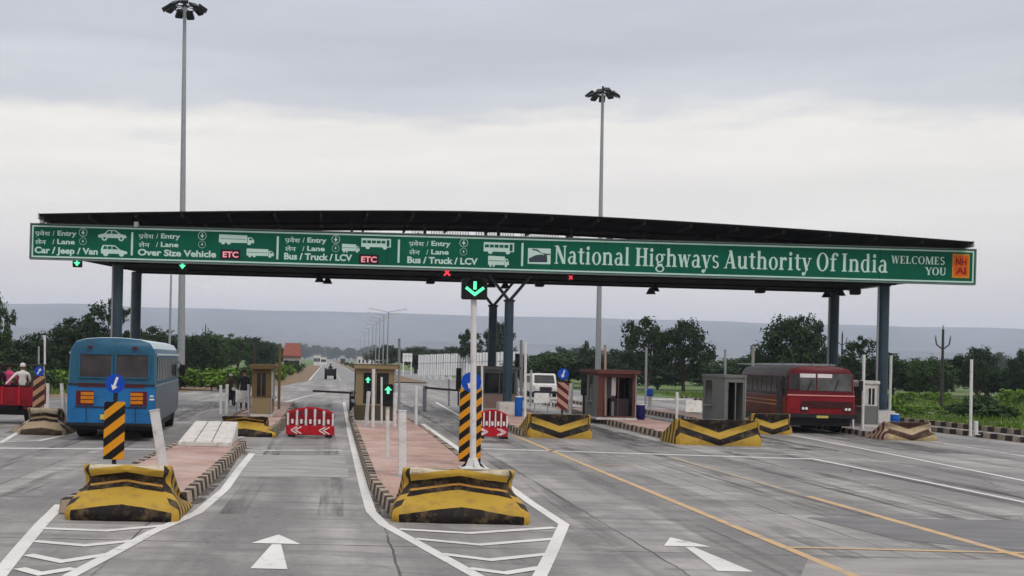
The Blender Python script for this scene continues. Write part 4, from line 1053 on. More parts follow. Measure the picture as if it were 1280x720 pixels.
# ------------------------------------------------------------------ lane arrow box on the tall pole
def lane_pole():
    x, y = G(591, 586, .2); s = y / FPX
    t = thing('lane_signal_pole', 'tall white pole carrying a lit green down arrow box on the middle island', 'traffic signal', (x, y, .2))
    xt, _, zt_ = P(592.5, 360, y); zt_ -= .2; dx = xt - x
    MB().cyl((0, 0, .1), (dx, 0, zt_ - .2), .068, .062, 14).build('pole', M['white_post'], t, smooth=True)
    b = MB(); b.box(-.28, .28, -.28, .28, 0, .03)
    for k in range(4):
        a = math.pi / 2 * k
        b.add([(.06 * math.cos(a), .06 * math.sin(a), .03), (.26 * math.cos(a), .26 * math.sin(a), .03), (.06 * math.cos(a), .06 * math.sin(a), .24)], [(0, 1, 2), (2, 1, 0)])
    b.lathe([(.24, .03), (.16, .06), (.085, .24), (.07, .25)], 4)
    b.build('base_plate', M['white_post'], t)
    hs = MB().box(dx - .27, dx + .27, -.16, .06, zt_ - .25, zt_ + .21).build('signal_box', M['black'], t, bevel=.02)
    rg = MB()
    for i in range(14):
        a0, a1 = R(15 + i * 150 / 14), R(15 + (i + 1) * 150 / 14)
        for (u, v) in ((a0, a1),):
            q = [(dx + .225 * math.cos(u), zt_ - .03 + .245 * math.sin(u)), (dx + .225 * math.cos(v), zt_ - .03 + .245 * math.sin(v))]
            rg.add([(q[0][0], -.36, q[0][1]), (q[1][0], -.36, q[1][1]), (q[1][0], -.165, q[1][1]), (q[0][0], -.165, q[0][1])], [(0, 1, 2, 3)])
    rg.build('visor', M['black'], t)
    ar = MB(); c = zt_ - .02
    ar.box(dx - .032, dx + .032, -.178, -.164, c - .02, c + .15)
    ar.bar((dx - .19, -.170, c + .02), (dx + .018, -.170, c - .14), .012, .062); ar.bar((dx + .19, -.173, c + .02), (dx - .018, -.173, c - .14), .012, .062)
    ar.build('arrow', M['led_green'], t)
lane_pole()
def signal_head(px, pyt, pyb, wpx, pxb, pybase, label, arrow=True, z=.2, pole='white_post', lamps=False):
    x, y = G(pxb, pybase, z); s = y / FPX
    t = thing('traffic_light', label, 'traffic light', (x, y, z), group='traffic lights at the booths')
    xa, _, za = P(px, pyb, y); zb = P(px, pyt, y)[2]; za -= z; zb -= z; dx = xa - x; w = wpx * s / 2
    MB().cyl((0, 0, -.02), (dx, 0, za + .05), .05, .045, 12).build('pole', M[pole], t, smooth=True)
    MB().box(dx - w, dx + w, -.10, .10, za, zb).build('housing', M['black'], t, bevel=.02)
    hh = zb - za; r = min(w * .78, hh * .24)
    for k, f in enumerate((.73, .27)):
        cz = za + hh * f
        if k == 0 and arrow:
            a = MB(); a.prism([(dx - r * .95, cz), (dx + r * .95, cz), (dx, cz + r)], 'y', -.118, -.104); a.box(dx - r * .32, dx + r * .32, -.116, -.104, cz - r * .9, cz)
            a.build('arrow', M['led_green'], t)
        else:
            MB().cyl((dx, -.104, cz), (dx, -.10, cz), r, r, 16).build('lens', M['glass'], t)
        v = MB()
        for i in range(10):
            a0, a1 = R(20 + 14 * i), R(34 + 14 * i)
            v.add([(dx + r * 1.08 * math.cos(a0), -.2, cz + r * 1.08 * math.sin(a0)), (dx + r * 1.08 * math.cos(a1), -.2, cz + r * 1.08 * math.sin(a1)), (dx + r * 1.08 * math.cos(a1), -.1, cz + r * 1.08 * math.sin(a1)), (dx + r * 1.08 * math.cos(a0), -.1, cz + r * 1.08 * math.sin(a0))], [(0, 1, 2, 3)])
        v.build('visor', M['black'], t)
signal_head(484.5, 480, 508, 12.5, 484, 572, 'black traffic light with lit green up arrow on a white post, the nearer one')
signal_head(459.5, 469, 491, 9.5, 459, 530, 'black traffic light with lit green up arrow in front of the middle booth')
signal_head(573, 460, 488, 6.5, 573, 507, 'dark unlit signal head left of the blue roundel at the second boom', False, .0, 'dark_metal')
signal_head(646, 442, 470, 5, 646, 512, 'dark unlit signal head beside the mid column and blue drum', False, .2, 'grey_metal')
signal_head(729.5, 466, 494, 6.5, 729.5, 522, 'dark unlit signal head left of the red brown booth', False, .2, 'dark_metal')

# ------------------------------------------------------------------ barricades
def barricade(px0, px1, pyb, label, flip=1):
    xa, ya = G(px0, pyb); xb, yb = G(px1, pyb); w = xb - xa
    t = thing('road_barricade', label, 'barricade', ((xa + xb) / 2, ya, 0), group='red plastic road barricades')
    h = .95; hw = w / 2
    MB().box(-hw * 1.02, hw * 1.02, -.09, .09, .06, .36).build('lower_board', M['red_plastic'], t, bevel=.02)
    for s in (-1, 1): MB().box(s * hw * .78 - .12, s * hw * .78 + .12, -.2, .2, 0, .07).build('foot', M['black'], t, bevel=.015)
    n = 12; ar = MB()
    def top(u): return h - .16 * abs(u) ** 1.8
    pts = [(-1 + 2 * k / n) for k in range(n + 1)]
    for a, b in zip(pts, pts[1:]):
        ar.bar((a * hw * .96, 0, top(a) - .03), (b * hw * .96, 0, top(b) - .03), .07, .06)
    for z in (.60,): ar.box(-hw * .96, hw * .96, -.025, .025, z - .035, z + .035)
    ar.build('top_rail', M['red_plastic'], t)
    for k in range(5):
        u = -.76 + 1.52 * k / 4
        p = MB().box(u * hw - .09, u * hw + .09, -.03, .03, .36, top(u) - .05).build('panel', M['red_dark'], t, bevel=.01)
        MB().box(u * hw - .035, u * hw + .035, -.036, -.028, .42, .56).build('reflector', M['white_plastic'], p)
    for k in range(6):
        u = -.95 + 1.9 * k / 5
        MB().box(u * hw - .022, u * hw + .022, -.05, -.032, .38, top(u) - .05).build('white_slat', M['white_plastic'], t)
    ch = MB()
    for cx in (-.62, -.46, .46, .62):
        for s in (-1, 1):
            ch.bar((cx * hw * 1.1 - .10 * flip, -.093, .215), (cx * hw * 1.1 + .10 * flip, -.093, .215 + s * .11), .012, .035)
    ch.build('chevron', M['white_plastic'], t)
barricade(358, 417, 545.5, 'red plastic barricade with white slats closing the lane beside the tan booth', 1)
barricade(596, 632, 547.5, 'red plastic barricade partly behind the orange and black board', -1)

# ------------------------------------------------------------------ blank boards on legs
def blank_board(px0, px1, py0, py1, pyb, label, z=.2):
    x0, y = G(px0, pyb, z); x1 = P(px1, pyb, y)[0]; zt_ = P(px0, py0, y)[2] - z; zb = P(px0, py1, y)[2] - z
    t = thing('notice_board', label, 'board', ((x0 + x1) / 2, y, z), group='blank white boards on legs')
    w = (x1 - x0) / 2
    MB().box(-w, w, -.02, .02, zb, zt_).build('panel', M['white'], t, bevel=.01)
    for s in (-1, 1): MB().cyl((s * w * .85, .04, -.02), (s * w * .85, .04, zt_ - .05), .022, .022, 8).build('leg', M['grey_metal'], t)
blank_board(294, 312, 488, 503, 516, 'blank white board on legs in front of the dark dressed person')
blank_board(667, 686, 491, 504, 521, 'blank white board on legs left of the reddish hazard board')
blank_board(856, 876, 500, 515, 545, 'blank greenish white board on legs left of the grey booth')

# ------------------------------------------------------------------ booths
def booth(px0, px1, pyt, pyb, dep, label, wall, frame, roofm, win=(.18, .82), sill=.95, side_win=True, door=False, z=.2, over=.14, hood=True, desk=False, doorway=None, sw=None):
    x0, y = G(px0, pyb, z); x1 = P(px1, pyb, y)[0]; h = P((px0 + px1) / 2, pyt, y)[2] - z; w = (x1 - x0) / 2
    t = thing('toll_booth', label, 'toll booth', ((x0 + x1) / 2, y, z))
    T = .08; ht = h - .14; sill = sill * h
    lo = MB(); lo.box(-w, w, 0, T, 0, sill); lo.box(-w, w, dep - T, dep, 0, sill); lo.box(-w, -w + T, T, dep - T, 0, sill); lo.box(w - T, w, T, dep - T, 0, sill)
    lo.build('wall', wall, t)
    hd = MB(); zh = ht - .12
    hd.box(-w, w, 0, T, zh, ht); hd.box(-w, w, dep - T, dep, zh, ht); hd.box(-w, -w + T, T, dep - T, zh, ht); hd.box(w - T, w, T, dep - T, zh, ht)
    hd.build('lintel', frame, t)
    a, b = -w + 2 * w * win[0], -w + 2 * w * win[1]
    for (xa, xb) in ((-w, a), (b, w)):
        if xb - xa > .02: MB().box(xa, xb, 0, T, sill, zh).build('corner_panel', frame, t)
    if sill > .3: MB().box(a - .005, b + .005, .035, .05, sill, zh).build('front_window', M['glass'], t)
    fr = MB()
    for (xa, xb, za, zb) in ((a, b, sill, sill + .05), (a, b, zh - .05, zh), (a, a + .04, sill + .05, zh - .05), (b - .04, b, sill + .05, zh - .05), ((a + b) / 2 - .02, (a + b) / 2 + .02, sill + .05, zh - .05)):
        fr.box(xa, xb, -.012, .02, za, zb)
    fr.build('window_frame', frame, t)
    for s in (-1, 1):
        xs = s * (w - .03)
        ya0, yb0 = (T + .18, dep - T - .18) if not sw else (dep * sw[0], dep * sw[1])
        for (ya, yb) in ((T, ya0), (yb0, dep - T)): MB().box(min(s * w, s * (w - T)), max(s * w, s * (w - T)), ya, yb, sill, zh).build('corner_panel', wall, t)
        ss = max(sill, .36 * h)
        if ss > sill: MB().box(min(s * w, s * (w - T)), max(s * w, s * (w - T)), ya0, yb0, sill, ss).build('corner_panel', wall, t)
        MB().box(xs - .008, xs + .008, ya0, yb0, ss, zh).build('side_window', M['glass'], t)
        MB().box(-w - .12 if s < 0 else w + .001, -w - .001 if s < 0 else w + .12, ya0, yb0, ss - .06, ss - .01).build('counter', M['grey_metal'], t)
    MB().box(-w + .05, w - .05, dep - T - .01, dep - T + .0, sill, zh).build('back_window', M['glass'], t)
    MB().box(-w * .25, w * .35, dep * .5, dep * .5 + .02, sill, zh - .1).build('curtain', M['curtain'], t)
    MB().box(-w - over, w + over, -over, dep + over, ht, ht + .14).build('roof', roofm, t, bevel=.02)
    if hood: MB().box(-w - over * .6, w + over * .6, -over - .03, -over - .002, ht - .02, ht + .10).build('fascia', frame, t)
    MB().box(-w - .04, w + .04, -.04, dep + .04, -.02, .08).build('plinth', M['concrete_white'], t, bevel=.01)
    MB().box(w * .93, w * .93 + .04, -.03, -.003, .1, ht).build('cable_duct', M['grey_metal'], t)
    if desk:
        MB().box(-w * .30, w * .72, .25, .7, .08, h * .42).build('desk', M['bus_dark'], t, bevel=.02)
        MB().box(-w * .26, -w * .12, .12, .24, .08, h * .36).build('cabinet', M['booth_grey'], t, bevel=.01)
        MB().box(-w * .28, -w * .05, .10, .12, h * .48, zh - .05).build('blind', M['curtain'], t)
    if doorway:
        MB().box(-w + 2 * w * doorway[0], -w + 2 * w * doorway[1], -.006, .002, .09, zh).build('doorway', M['interior'], t)
    if door:
        MB().box(-w - .012, -w - .002, dep * .15, dep * .5, .1, zh).build('door', M['interior'], t)
    return t
booth(314, 339, 456, 520, 2.6, 'small tan booth with a dark window left of the red slatted barricade', M['booth_cream'], M['booth_tan'], M['booth_tan'], (.20, .74), .36)
booth(444, 493, 455.5, 528, 2.8, 'tan booth on the middle island behind the green up arrow lights', M['booth_dark'], M['booth_cream'], M['booth_tan'], (.16, .86), .30)
booth(601, 646, 458, 512, 2.8, 'dark olive booth behind the middle canopy columns', M['booth_brick'], M['booth_grey'], M['booth_tan'], (.06, .94), .36, z=.2)
booth(747, 795, 462.5, 524, 3.0, 'red brown booth with an open dark front on the right island', M['booth_grey'], M['booth_red'], M['booth_red'], (.12, .92), .05, desk=True, sw=(.35, .6))
booth(905, 931, 468.5, 530, 2.9, 'plain grey booth with a slit window behind the V striped nose', M['booth_grey'], M['booth_grey'], M['booth_grey'], (.12, .92), .05, hood=False, over=.04, sw=(.55, .86))
booth(1080, 1097, 476, 533, 2.0, 'narrow pale grey booth between the red bus and front right column', M['booth_grey'], M['concrete_white'], M['concrete_white'], (.2, .8), .45, hood=False, over=.05)

# ------------------------------------------------------------------ booms
def boom(pxh, pyh, pxe, pye, d, label, m='dark_metal', cw=.16):
    x, y, zz = P(pxh, pyh, d); xe, _, ze = P(pxe, pye, d)
    t = thing('boom_gate', label, 'boom gate', (x, d, 0), group='boom gates across the lanes')
    MB().box(-cw, cw, -.16, .16, .0, zz - .02).build('cabinet', M[m], t, bevel=.02)
    MB().box(-.10, .10, -.20, -.162, zz - .16, zz + .1).build('hub', M['grey_metal'], t)
    MB().bar((0, -.22, zz), (xe - x, -.22, ze), .06, .10).build('arm', M['pole_dark'], t)
boom(441, 491, 391, 488.5, 58, 'closed boom gate across the lane beyond the red slatted barricade')
boom(531, 484.5, 579, 488.5, 60, 'closed boom gate left of the blue roundel and middle columns', 'grey_metal', .09)

# ------------------------------------------------------------------ drums, bins, rails
def drum(px0, px1, py0, py1, label, m='blue_drum', z=.2, lid='white'):
    x0, y = G(px0, py1, z); x1 = P(px1, py1, y)[0]; h = P(px0, py0, y)[2] - z; r = (x1 - x0) / 2
    t = thing('plastic_drum', label, 'drum', ((x0 + x1) / 2, y, z))
    MB().lathe([(r * .9, 0), (r * .98, .04), (r, h * .3), (r * 1.03, h * .33), (r, h * .36), (r, h * .64), (r * 1.03, h * .67), (r, h * .7), (r * .95, h * .94), (r * .85, h * .96)], 18).build('barrel', M[m], t, smooth=True)
    MB().lathe([(.01, h * 1.0), (r * .8, h * 1.0), (r * .9, h * .97), (r * .9, h * .93)], 18).build('lid', M[lid], t, smooth=True)
drum(643, 653, 495, 520, 'blue plastic drum at the foot of the front middle column')
drum(1113, 1124, 517, 536, 'blue plastic drum behind the faded nose at the right kerb')
drum(794, 806, 505, 524, 'navy blue bin at the right corner of the red brown booth', 'navy', lid='white_plastic')
def can():
    x, y = G(812, 512, .2); s = y / FPX
    t = thing('water_dispenser', 'white stand with a blue water can in front of the green field', 'water can', (x, y, .2))
    MB().lathe([(.14, 0), (.15, .02), (.11, .06), (.11, 16 * s), (.15, 17 * s)], 14).build('stand', M['white'], t, smooth=True)
    MB().lathe([(.15, 16.6 * s), (.19, 17.5 * s), (.19, 24 * s), (.14, 26 * s), (.07, 27 * s)], 14).build('can', M['blue_drum'], t, smooth=True)
    MB().lathe([(.01, 29 * s), (.12, 28.5 * s), (.13, 26 * s)], 12).build('lid', M['white'], t, smooth=True)
can()
def rail(px0, px1, py, d0, d1, label, h=.7, n=6):
    a = P(px0, py, d0); b = P(px1, py, d1)
    t = thing('guard_rail', label, 'guard rail', (a[0], d0, 0), group='white guard rails')
    dx, dy = b[0] - a[0], d1 - d0
    MB().bar((0, 0, h), (dx, dy, h), .08, .12).build('beam', M['white'], t)
    for k in range(n):
        f = (k + .5) / n
        MB().box(dx * f - .04, dx * f + .04, dy * f + .05, dy * f + .13, -.04, h).build('post', M['white'], t)
rail(1120, 1174, 519, 70, 73, 'white guard rail in the grass right of the blue drum', .05 + P(1140, 518, 71)[2], 5)
rail(813, 884, 499, 86, 90, 'white guard rail before the green field beside the water can', P(850, 500, 88)[2] + .05, 6)
rail(656, 722, 498, 66, 68, 'white guard rail behind the blank board and reddish hazard board', P(690, 498, 67)[2], 5)

# white ramped block at the back of the left island
def ramp_block():
    x0, y0 = G(222, 557, .2); x1 = G(291, 557, .2)[0]
    t = thing('ramp_block', 'sloping whitewashed concrete block at the far end of the left island', 'concrete block', ((x0 + x1) / 2, y0, .18))
    w = (x1 - x0) / 2
    b = MB(); b.add([(-w, 0, 0), (w, 0, 0), (w * .86, 3.4, 0), (-w * .9, 3.4, 0), (-w, 0, .12), (w, 0, .12), (w * .86, 3.4, .48), (-w * .9, 3.4, .48)],
                    [(3, 2, 1, 0), (4, 5, 6, 7), (0, 1, 5, 4), (1, 2, 6, 5), (2, 3, 7, 6), (3, 0, 4, 7)])
    b.build('block', M['concrete_white'], t, bevel=.02)
    l = MB()
    for f in (.3, .62): l.add([(-w + .1 + w * 2 * f - .1, .02, .126), (-w + 2 * w * f + .02, .02, .126), (-w * .9 + 2 * w * .88 * f + .02, 3.36, .482), (-w * .9 + 2 * w * .88 * f, 3.36, .482)], [(0, 1, 2, 3)])
    l.build('joint', M['kerb_dark'], t)
ramp_block()

# ------------------------------------------------------------------ wheels and buses
def wheel(t, x, y, r, w, s=1):
    prof = [(-w / 2, r * .62), (-w / 2, r * .93), (-w / 2 + .03, r), (w / 2 - .03, r), (w / 2, r * .93), (w / 2, r * .62)]
    q = []; n = 22; k = len(prof)
    for i in range(n):
        a = 2 * math.pi * i / n
        for u, rr in prof: q.append((u, rr * math.cos(a), rr * math.sin(a)))
    fs = [(i * k + j, ((i + 1) % n) * k + j, ((i + 1) % n) * k + j + 1, i * k + j + 1) for i in range(n) for j in range(k - 1)]
    p = thing_part('wheel', t, (x, y, r))
    MB().add(q, fs).build('tyre', M['tyre'], p, smooth=True)
    rm = MB(); rm.cyl((-w * .38, 0, 0), (w * .38, 0, 0), r * .63, r * .63, 18); rm.cyl((s * w * .3, 0, 0), (s * w * .5, 0, 0), r * .25, r * .18, 10)
    rm.build('rim', M['rim'], p)
def thing_part(name, parent, loc):
    o = bpy.data.objects.new(name, None); COL.objects.link(o); o.parent = parent; o.location = loc; o.empty_display_size = .1
    KIDS.setdefault(parent, []).append(o); return o
def bus_body(t, L, hw, z0, zb, h, mats, split):
    """mats: lower end, upper end, lower side, upper side, roof"""
    pr_ = [(hw * .97, z0), (hw, z0 + .15), (hw, split), (hw * .985, split + .02), (hw * .96, h - .48), (hw * .93, h - .30), (hw * .84, h - .13), (hw * .62, h - .045), (hw * .3, h - .008), (0, h)]
    n = len(pr_)
    rows = []
    for y, sc_, dz in ((.0, .965, .07), (.05, .99, .015), (.22, 1, 0), (L - .22, 1, 0), (L - .05, .99, .015), (L, .965, .07)):
        lean = lambda z: .10 * max(0, (z - split)) / (h - split)
        r = []
        for x, z in pr_:
            zz = z - dz * max(0, (z - split) / (h - split)); yy = y + (lean(z) if y < L / 2 else -lean(z))
            r.append((x * sc_, yy, zz))
        rows.append(r)
    mb = MB(); vs_ = []; fs = []; ms = []
    for r in rows: vs_ += r + [(-x, y, z) for x, y, z in r]
    k = 2 * n
    for j in range(len(rows) - 1):
        for i in range(n - 1):
            z = pr_[i][1]; m = 4 if z >= h - .31 else (2 if pr_[i + 1][1] <= split + .03 else 3)
            if j in (0, len(rows) - 2): m = {2: 0, 3: 1, 4: 1}[m]
            fs.append((j * k + i, (j + 1) * k + i, (j + 1) * k + i + 1, j * k + i + 1)); ms.append(m)
            fs.append((j * k + n + i, j * k + n + i + 1, (j + 1) * k + n + i + 1, (j + 1) * k + n + i)); ms.append(m)
        fs.append((j * k, j * k + n, (j + 1) * k + n, (j + 1) * k)); ms.append(2)
    for j in (0, len(rows) - 1):
        for i in range(n - 1):
            if i < n - 2: f = (j * k + i, j * k + i + 1, j * k + n + i + 1, j * k + n + i)
            else: f = (j * k + i, j * k + i + 1, j * k + n + i)
            fs.append(f); ms.append(0 if pr_[i + 1][1] <= split + .03 else 1)
    mb.add(vs_, fs, ms)
    return mb.build('body', mats, t, smooth=True)
def side_windows(t, L, hw, za, zb, y0, n, wlen, gap, glass_m, frame_m):
    for s in (-1, 1):
        for k in range(n):
            ya = y0 + k * (wlen + gap)
            x = s * (hw * .975)
            g = MB().box(x - .012, x + .012, ya, ya + wlen, za, zb).build('window', glass_m, t)
            f = MB()
            for (a, b, c, d) in ((ya - .03, ya + wlen + .03, za - .03, za), (ya - .03, ya + wlen + .03, zb, zb + .03), (ya + wlen / 2 - .015, ya + wlen / 2 + .015, za, zb)):
                f.box(x - .02, x + .02, a, b, c, d)
            f.build('window_frame', frame_m, g)
def blue_bus():
    xa, ya = G(84, 553); d = 34.2
    x0, x1 = P(83.5, 500, d)[0], P(194.5, 500, d)[0]; hw = (x1 - x0) / 2
    h = P(140, 421.5, d)[2] + .0
    t = thing('passenger_bus', 'blue old bus seen from behind passing the left lane', 'bus', ((x0 + x1) / 2, d, 0), rz=R(3.2))
    L = 9.6
    bus_body(t, L, hw, .50, 0, h, [M['blue_lo'], M['blue_hi'], M['bus_side_grey'], M['blue_hi'], M['bus_roof_pale']], 1.60)
    s = d / FPX
    def Zp(py): return CAMH + (441.5 - py) * s
    cx = (83.5 + 194.5) / 2
    def Xp(px): return (px - cx) * s
    def lean(z): return .10 * max(0, z - 1.6) / (h - 1.6) - .018
    for (p0, p1) in ((98.5, 139), (143.5, 185)):
        za, zb = Zp(472), Zp(442)
        g = MB().add([(Xp(p0), lean(za), za), (Xp(p1), lean(za), za), (Xp(p1), lean(zb), zb), (Xp(p0), lean(zb), zb), (Xp(p0), lean(za) + .05, za), (Xp(p1), lean(za) + .05, za), (Xp(p1), lean(zb) + .05, zb), (Xp(p0), lean(zb) + .05, zb)],
                 [(0, 1, 2, 3), (4, 7, 6, 5), (0, 4, 5, 1), (1, 5, 6, 2), (2, 6, 7, 3), (3, 7, 4, 0)]).build('rear_window', M['bus_glass'], t)
        f = MB()
        for a, b in (((p0, 442), (p1, 442)), ((p0, 472), (p1, 472)), ((p0, 442), (p0, 472)), ((p1, 442), (p1, 472))):
            f.bar((Xp(a[0]), lean(Zp(a[1])) - .01, Zp(a[1])), (Xp(b[0]), lean(Zp(b[1])) - .01, Zp(b[1])), .05, .04)
        f.build('window_frame', M['blue_hi'], g)
    MB().box(-hw * .97, hw * .97, -.03, .01, 1.585, 1.63).build('waist_rail', M['bus_dark'], t)
    for (p0, p1) in ((98, 137), (151, 180)):
        MB().box(Xp(p0), Xp(p1), -.026, .01, Zp(483.5), Zp(479)).build('red_strip', M['red_lens'], t)
    for (p0, p1, q0, q1) in ((101.5, 117.5, 95.5, 101), (163, 178.5, 179, 183.5)):
        lm = MB().box(Xp(min(p0, q0)), Xp(max(p1, q1)), -.030, .01, Zp(506.5), Zp(488.5)).build('lamp_panel', M['red_lens'], t)
        for i in range(3):
            za = Zp(505) + i * (Zp(490) - Zp(505)) / 3
            MB().box(Xp(p0), Xp(p1), -.052, -.028, za + .02, za + .11).build('amber_lamp', M['amber'], lm)
    MB().box(-hw * .8, hw * .80, -.024, .01, Zp(509.5), Zp(508)).build('panel_rib', M['bus_dark'], t)
    pm = MB(); pm.box(Xp(187), Xp(191.5), -.022, .01, Zp(495), Zp(493)); pm.box(Xp(186.5), Xp(192.5), -.022, .01, Zp(499), Zp(497)); pm.build('white_mark', M['white'], t)
    MB().box(-hw, hw, -.06, .3, .42, .52).build('bumper', M['dark_metal'], t, bevel=.02)
    MB().box(-hw * .92, hw * .92, .3, L - .4, .30, .55).build('chassis', M['dark_metal'], t)
    MB().box(-.7, .7, 1.9, 2.15, .36, .6).build('axle', M['dark_metal'], t)
    for x in (-1, 1):
        wheel(t, x * (hw - .32), 2.0, .50, .54, x); wheel(t, x * (hw - .2), L - 1.8, .48, .28, x)
    for x in (-1, 1): MB().box(x * hw * .62 - .22, x * hw * .62 + .22, 1.2, 1.22, .15, .5).build('underbody_shade_flap', M['tyre'], t)  # wide dark mud flaps, added to deepen the shade under the body
    MB().box(-.30, .30, -.05, -.028, .62, .76).build('number_plate', M['plate'], t)
    for xx in (-hw * .55, 0, hw * .55): MB().box(xx - .008, xx + .008, -.022, .005, .55, 1.0).build('panel_seam', M['bus_dark'], t)
    for xx in (-hw * .5, hw * .5): MB().box(xx - .07, xx + .07, .01, .06, h - .32, h - .26).build('marker_lamp', M['red_lens'], t)
    side_windows(t, L, hw, 1.72, 2.38, .7, 7, 1.05, .12, M['bus_glass'], M['blue_hi'])
    for x in (-1, 1): MB().box(x * hw * .99 - .02, x * hw * .99 + .02, .4, L - .4, 2.47, 2.53).build('gutter', M['bus_roof_pale'], t)
    for x in (-1, 1):
        mr = MB().box(x * (hw + .14) - .10, x * (hw + .14) + .10, L - .5, L - .42, 1.75, 2.15).build('mirror', M['black'], t, bevel=.02)
        MB().bar((x * hw * .95, L - .46, 2.3), (x * (hw + .14), L - .46, 2.12), .03, .03).build('mirror_arm', M['black'], mr)
blue_bus()
def red_bus():
    d = 46.6
    x0, x1 = P(984, 500, d)[0], P(1068, 500, d)[0]; hw = (x1 - x0) / 2; cx = 1026; s = d / FPX
    h = P(cx, 457, d)[2]; yh = 448 + (cx - 410) * math.tan(ROLL)
    t = thing('passenger_bus', 'dark red bus facing the viewer with an orange side in the right lane', 'bus', ((x0 + x1) / 2, d, 0), rz=R(-5))
    L = 7.2
    bus_body(t, L, hw, .62, 0, h, [M['red_bus'], M['red_bus_hi'], M['bus_orange'], M['bus_dark'], M['bus_roof_dark']], 1.42)
    def Zp(py): return CAMH + (yh - py) * s
    def Xp(px): return (px - cx) * s
    def lean(z): return .10 * max(0, z - 1.42) / (h - 1.42) - .018
    for (p0, p1) in ((1000, 1020), (1021.5, 1063)):
        za, zb = Zp(488.5), Zp(467)
        g = MB().add([(Xp(p0), lean(za), za), (Xp(p1), lean(za), za), (Xp(p1), lean(zb), zb), (Xp(p0), lean(zb), zb), (Xp(p0), lean(za) + .05, za), (Xp(p1), lean(za) + .05, za), (Xp(p1), lean(zb) + .05, zb), (Xp(p0), lean(zb) + .05, zb)],
                 [(0, 1, 2, 3), (4, 7, 6, 5), (0, 4, 5, 1), (1, 5, 6, 2), (2, 6, 7, 3), (3, 7, 4, 0)]).build('windscreen', M['screen_glass'], t)
        q1 = min(p1, 1040)
        MB().bar((Xp(p0 + .5), lean(zb) - .012, zb - .09), (Xp(q1 - .5), lean(zb) - .012, zb - .09), .02, .15).build('sun_strip', M['white_plastic'], g)
        for px in ((p0 + p1) / 2,):
            MB().bar((Xp(px), lean(za) - .02, za + .02), (Xp(px + 5), lean(za + .4) - .02, za + .4), .02, .02).build('wiper', M['black'], g)
    MB().box(Xp(987), Xp(1000), -.02, .03, Zp(487), Zp(468)).build('corner_glass', M['bus_glass'], t)
    MB().box(-hw * .97, hw * .97, -.03, .01, Zp(495.3), Zp(493.6)).build('pale_strip', mat('pale_pink_strip', (.62, .22, .20), .5, .1), t)
    gr = MB().box(Xp(1002), Xp(1064), -.03, .01, Zp(510), Zp(501.5)).build('grille', M['bus_dark'], t)
    sl = MB()
    for k in range(4): sl.box(Xp(1003), Xp(1063), -.045, -.028, Zp(509.3 - k * 2.1), Zp(508.6 - k * 2.1))
    sl.build('slat', M['red_bus_hi'], gr)
    for px in (1006.5, 1058.5):
        hl = MB().box(Xp(px - 5), Xp(px + 5), -.035, .01, Zp(514.5), Zp(507.5)).build('headlight', M['bus_dark'], t)
        for q in (-2, 2): MB().cyl((Xp(px + q), -.036, Zp(511)), (Xp(px + q), -.05, Zp(511)), .055, .05, 12).build('lens', M['headlight'], hl)
    MB().box(-hw * 1.01, hw * 1.01, -.14, .12, Zp(523), Zp(517.5)).build('bumper', M['dark_metal'], t, bevel=.03)
    MB().box(Xp(1020), Xp(1034), -.155, -.138, Zp(522.4), Zp(519.4)).build('number_plate', M['plate'], t)
    MB().box(-hw * .92, hw * .92, .25, L - .3, .30, .64).build('chassis', M['dark_metal'], t)
    MB().box(-.75, .75, 1.6, 1.8, .30, .5).build('axle', M['dark_metal'], t)
    for x in (-1, 1):
        wheel(t, x * (hw - .2), 1.7, .48, .28, x); wheel(t, x * (hw - .32), L - 2.4, .48, .5, x)
    side_windows(t, L, hw, 1.58, 2.20, .8, 4, 1.3, .13, M['bus_glass'], M['red_bus_hi'])
    for x in (-1, 1):
        for zz in (1.05, 1.2): MB().box(x * hw * 1.0 - .012, x * hw * 1.0 + .012, .5, L - .5, zz, zz + .05).build('side_stripe', M['amber'], t)
        mr = MB().box(x * (hw + .16) - .08, x * (hw + .16) + .08, -.1, -.04, 1.7, 2.1).build('mirror', M['black'], t, bevel=.02)
        MB().bar((x * hw * .95, -.02, 2.2), (x * (hw + .16), -.07, 2.08), .03, .03).build('mirror_arm', M['black'], mr)
    dr = MB().box(-hw * 1.012, -hw * .99, .5, 1.25, .7, 2.2).build('door', M['bus_dark'], t)
    rk = MB()
    for x in (-.7, 0, .7): rk.bar((x, 1, h + .06), (x, L - 1, h + .06), .04, .04)
    for k in range(6): rk.bar((-.9, 1.2 + k * 1.6, h + .03), (.9, 1.2 + k * 1.6, h + .03), .04, .05)
    rk.build('roof_rack', M['grey_metal'], t)
red_bus()

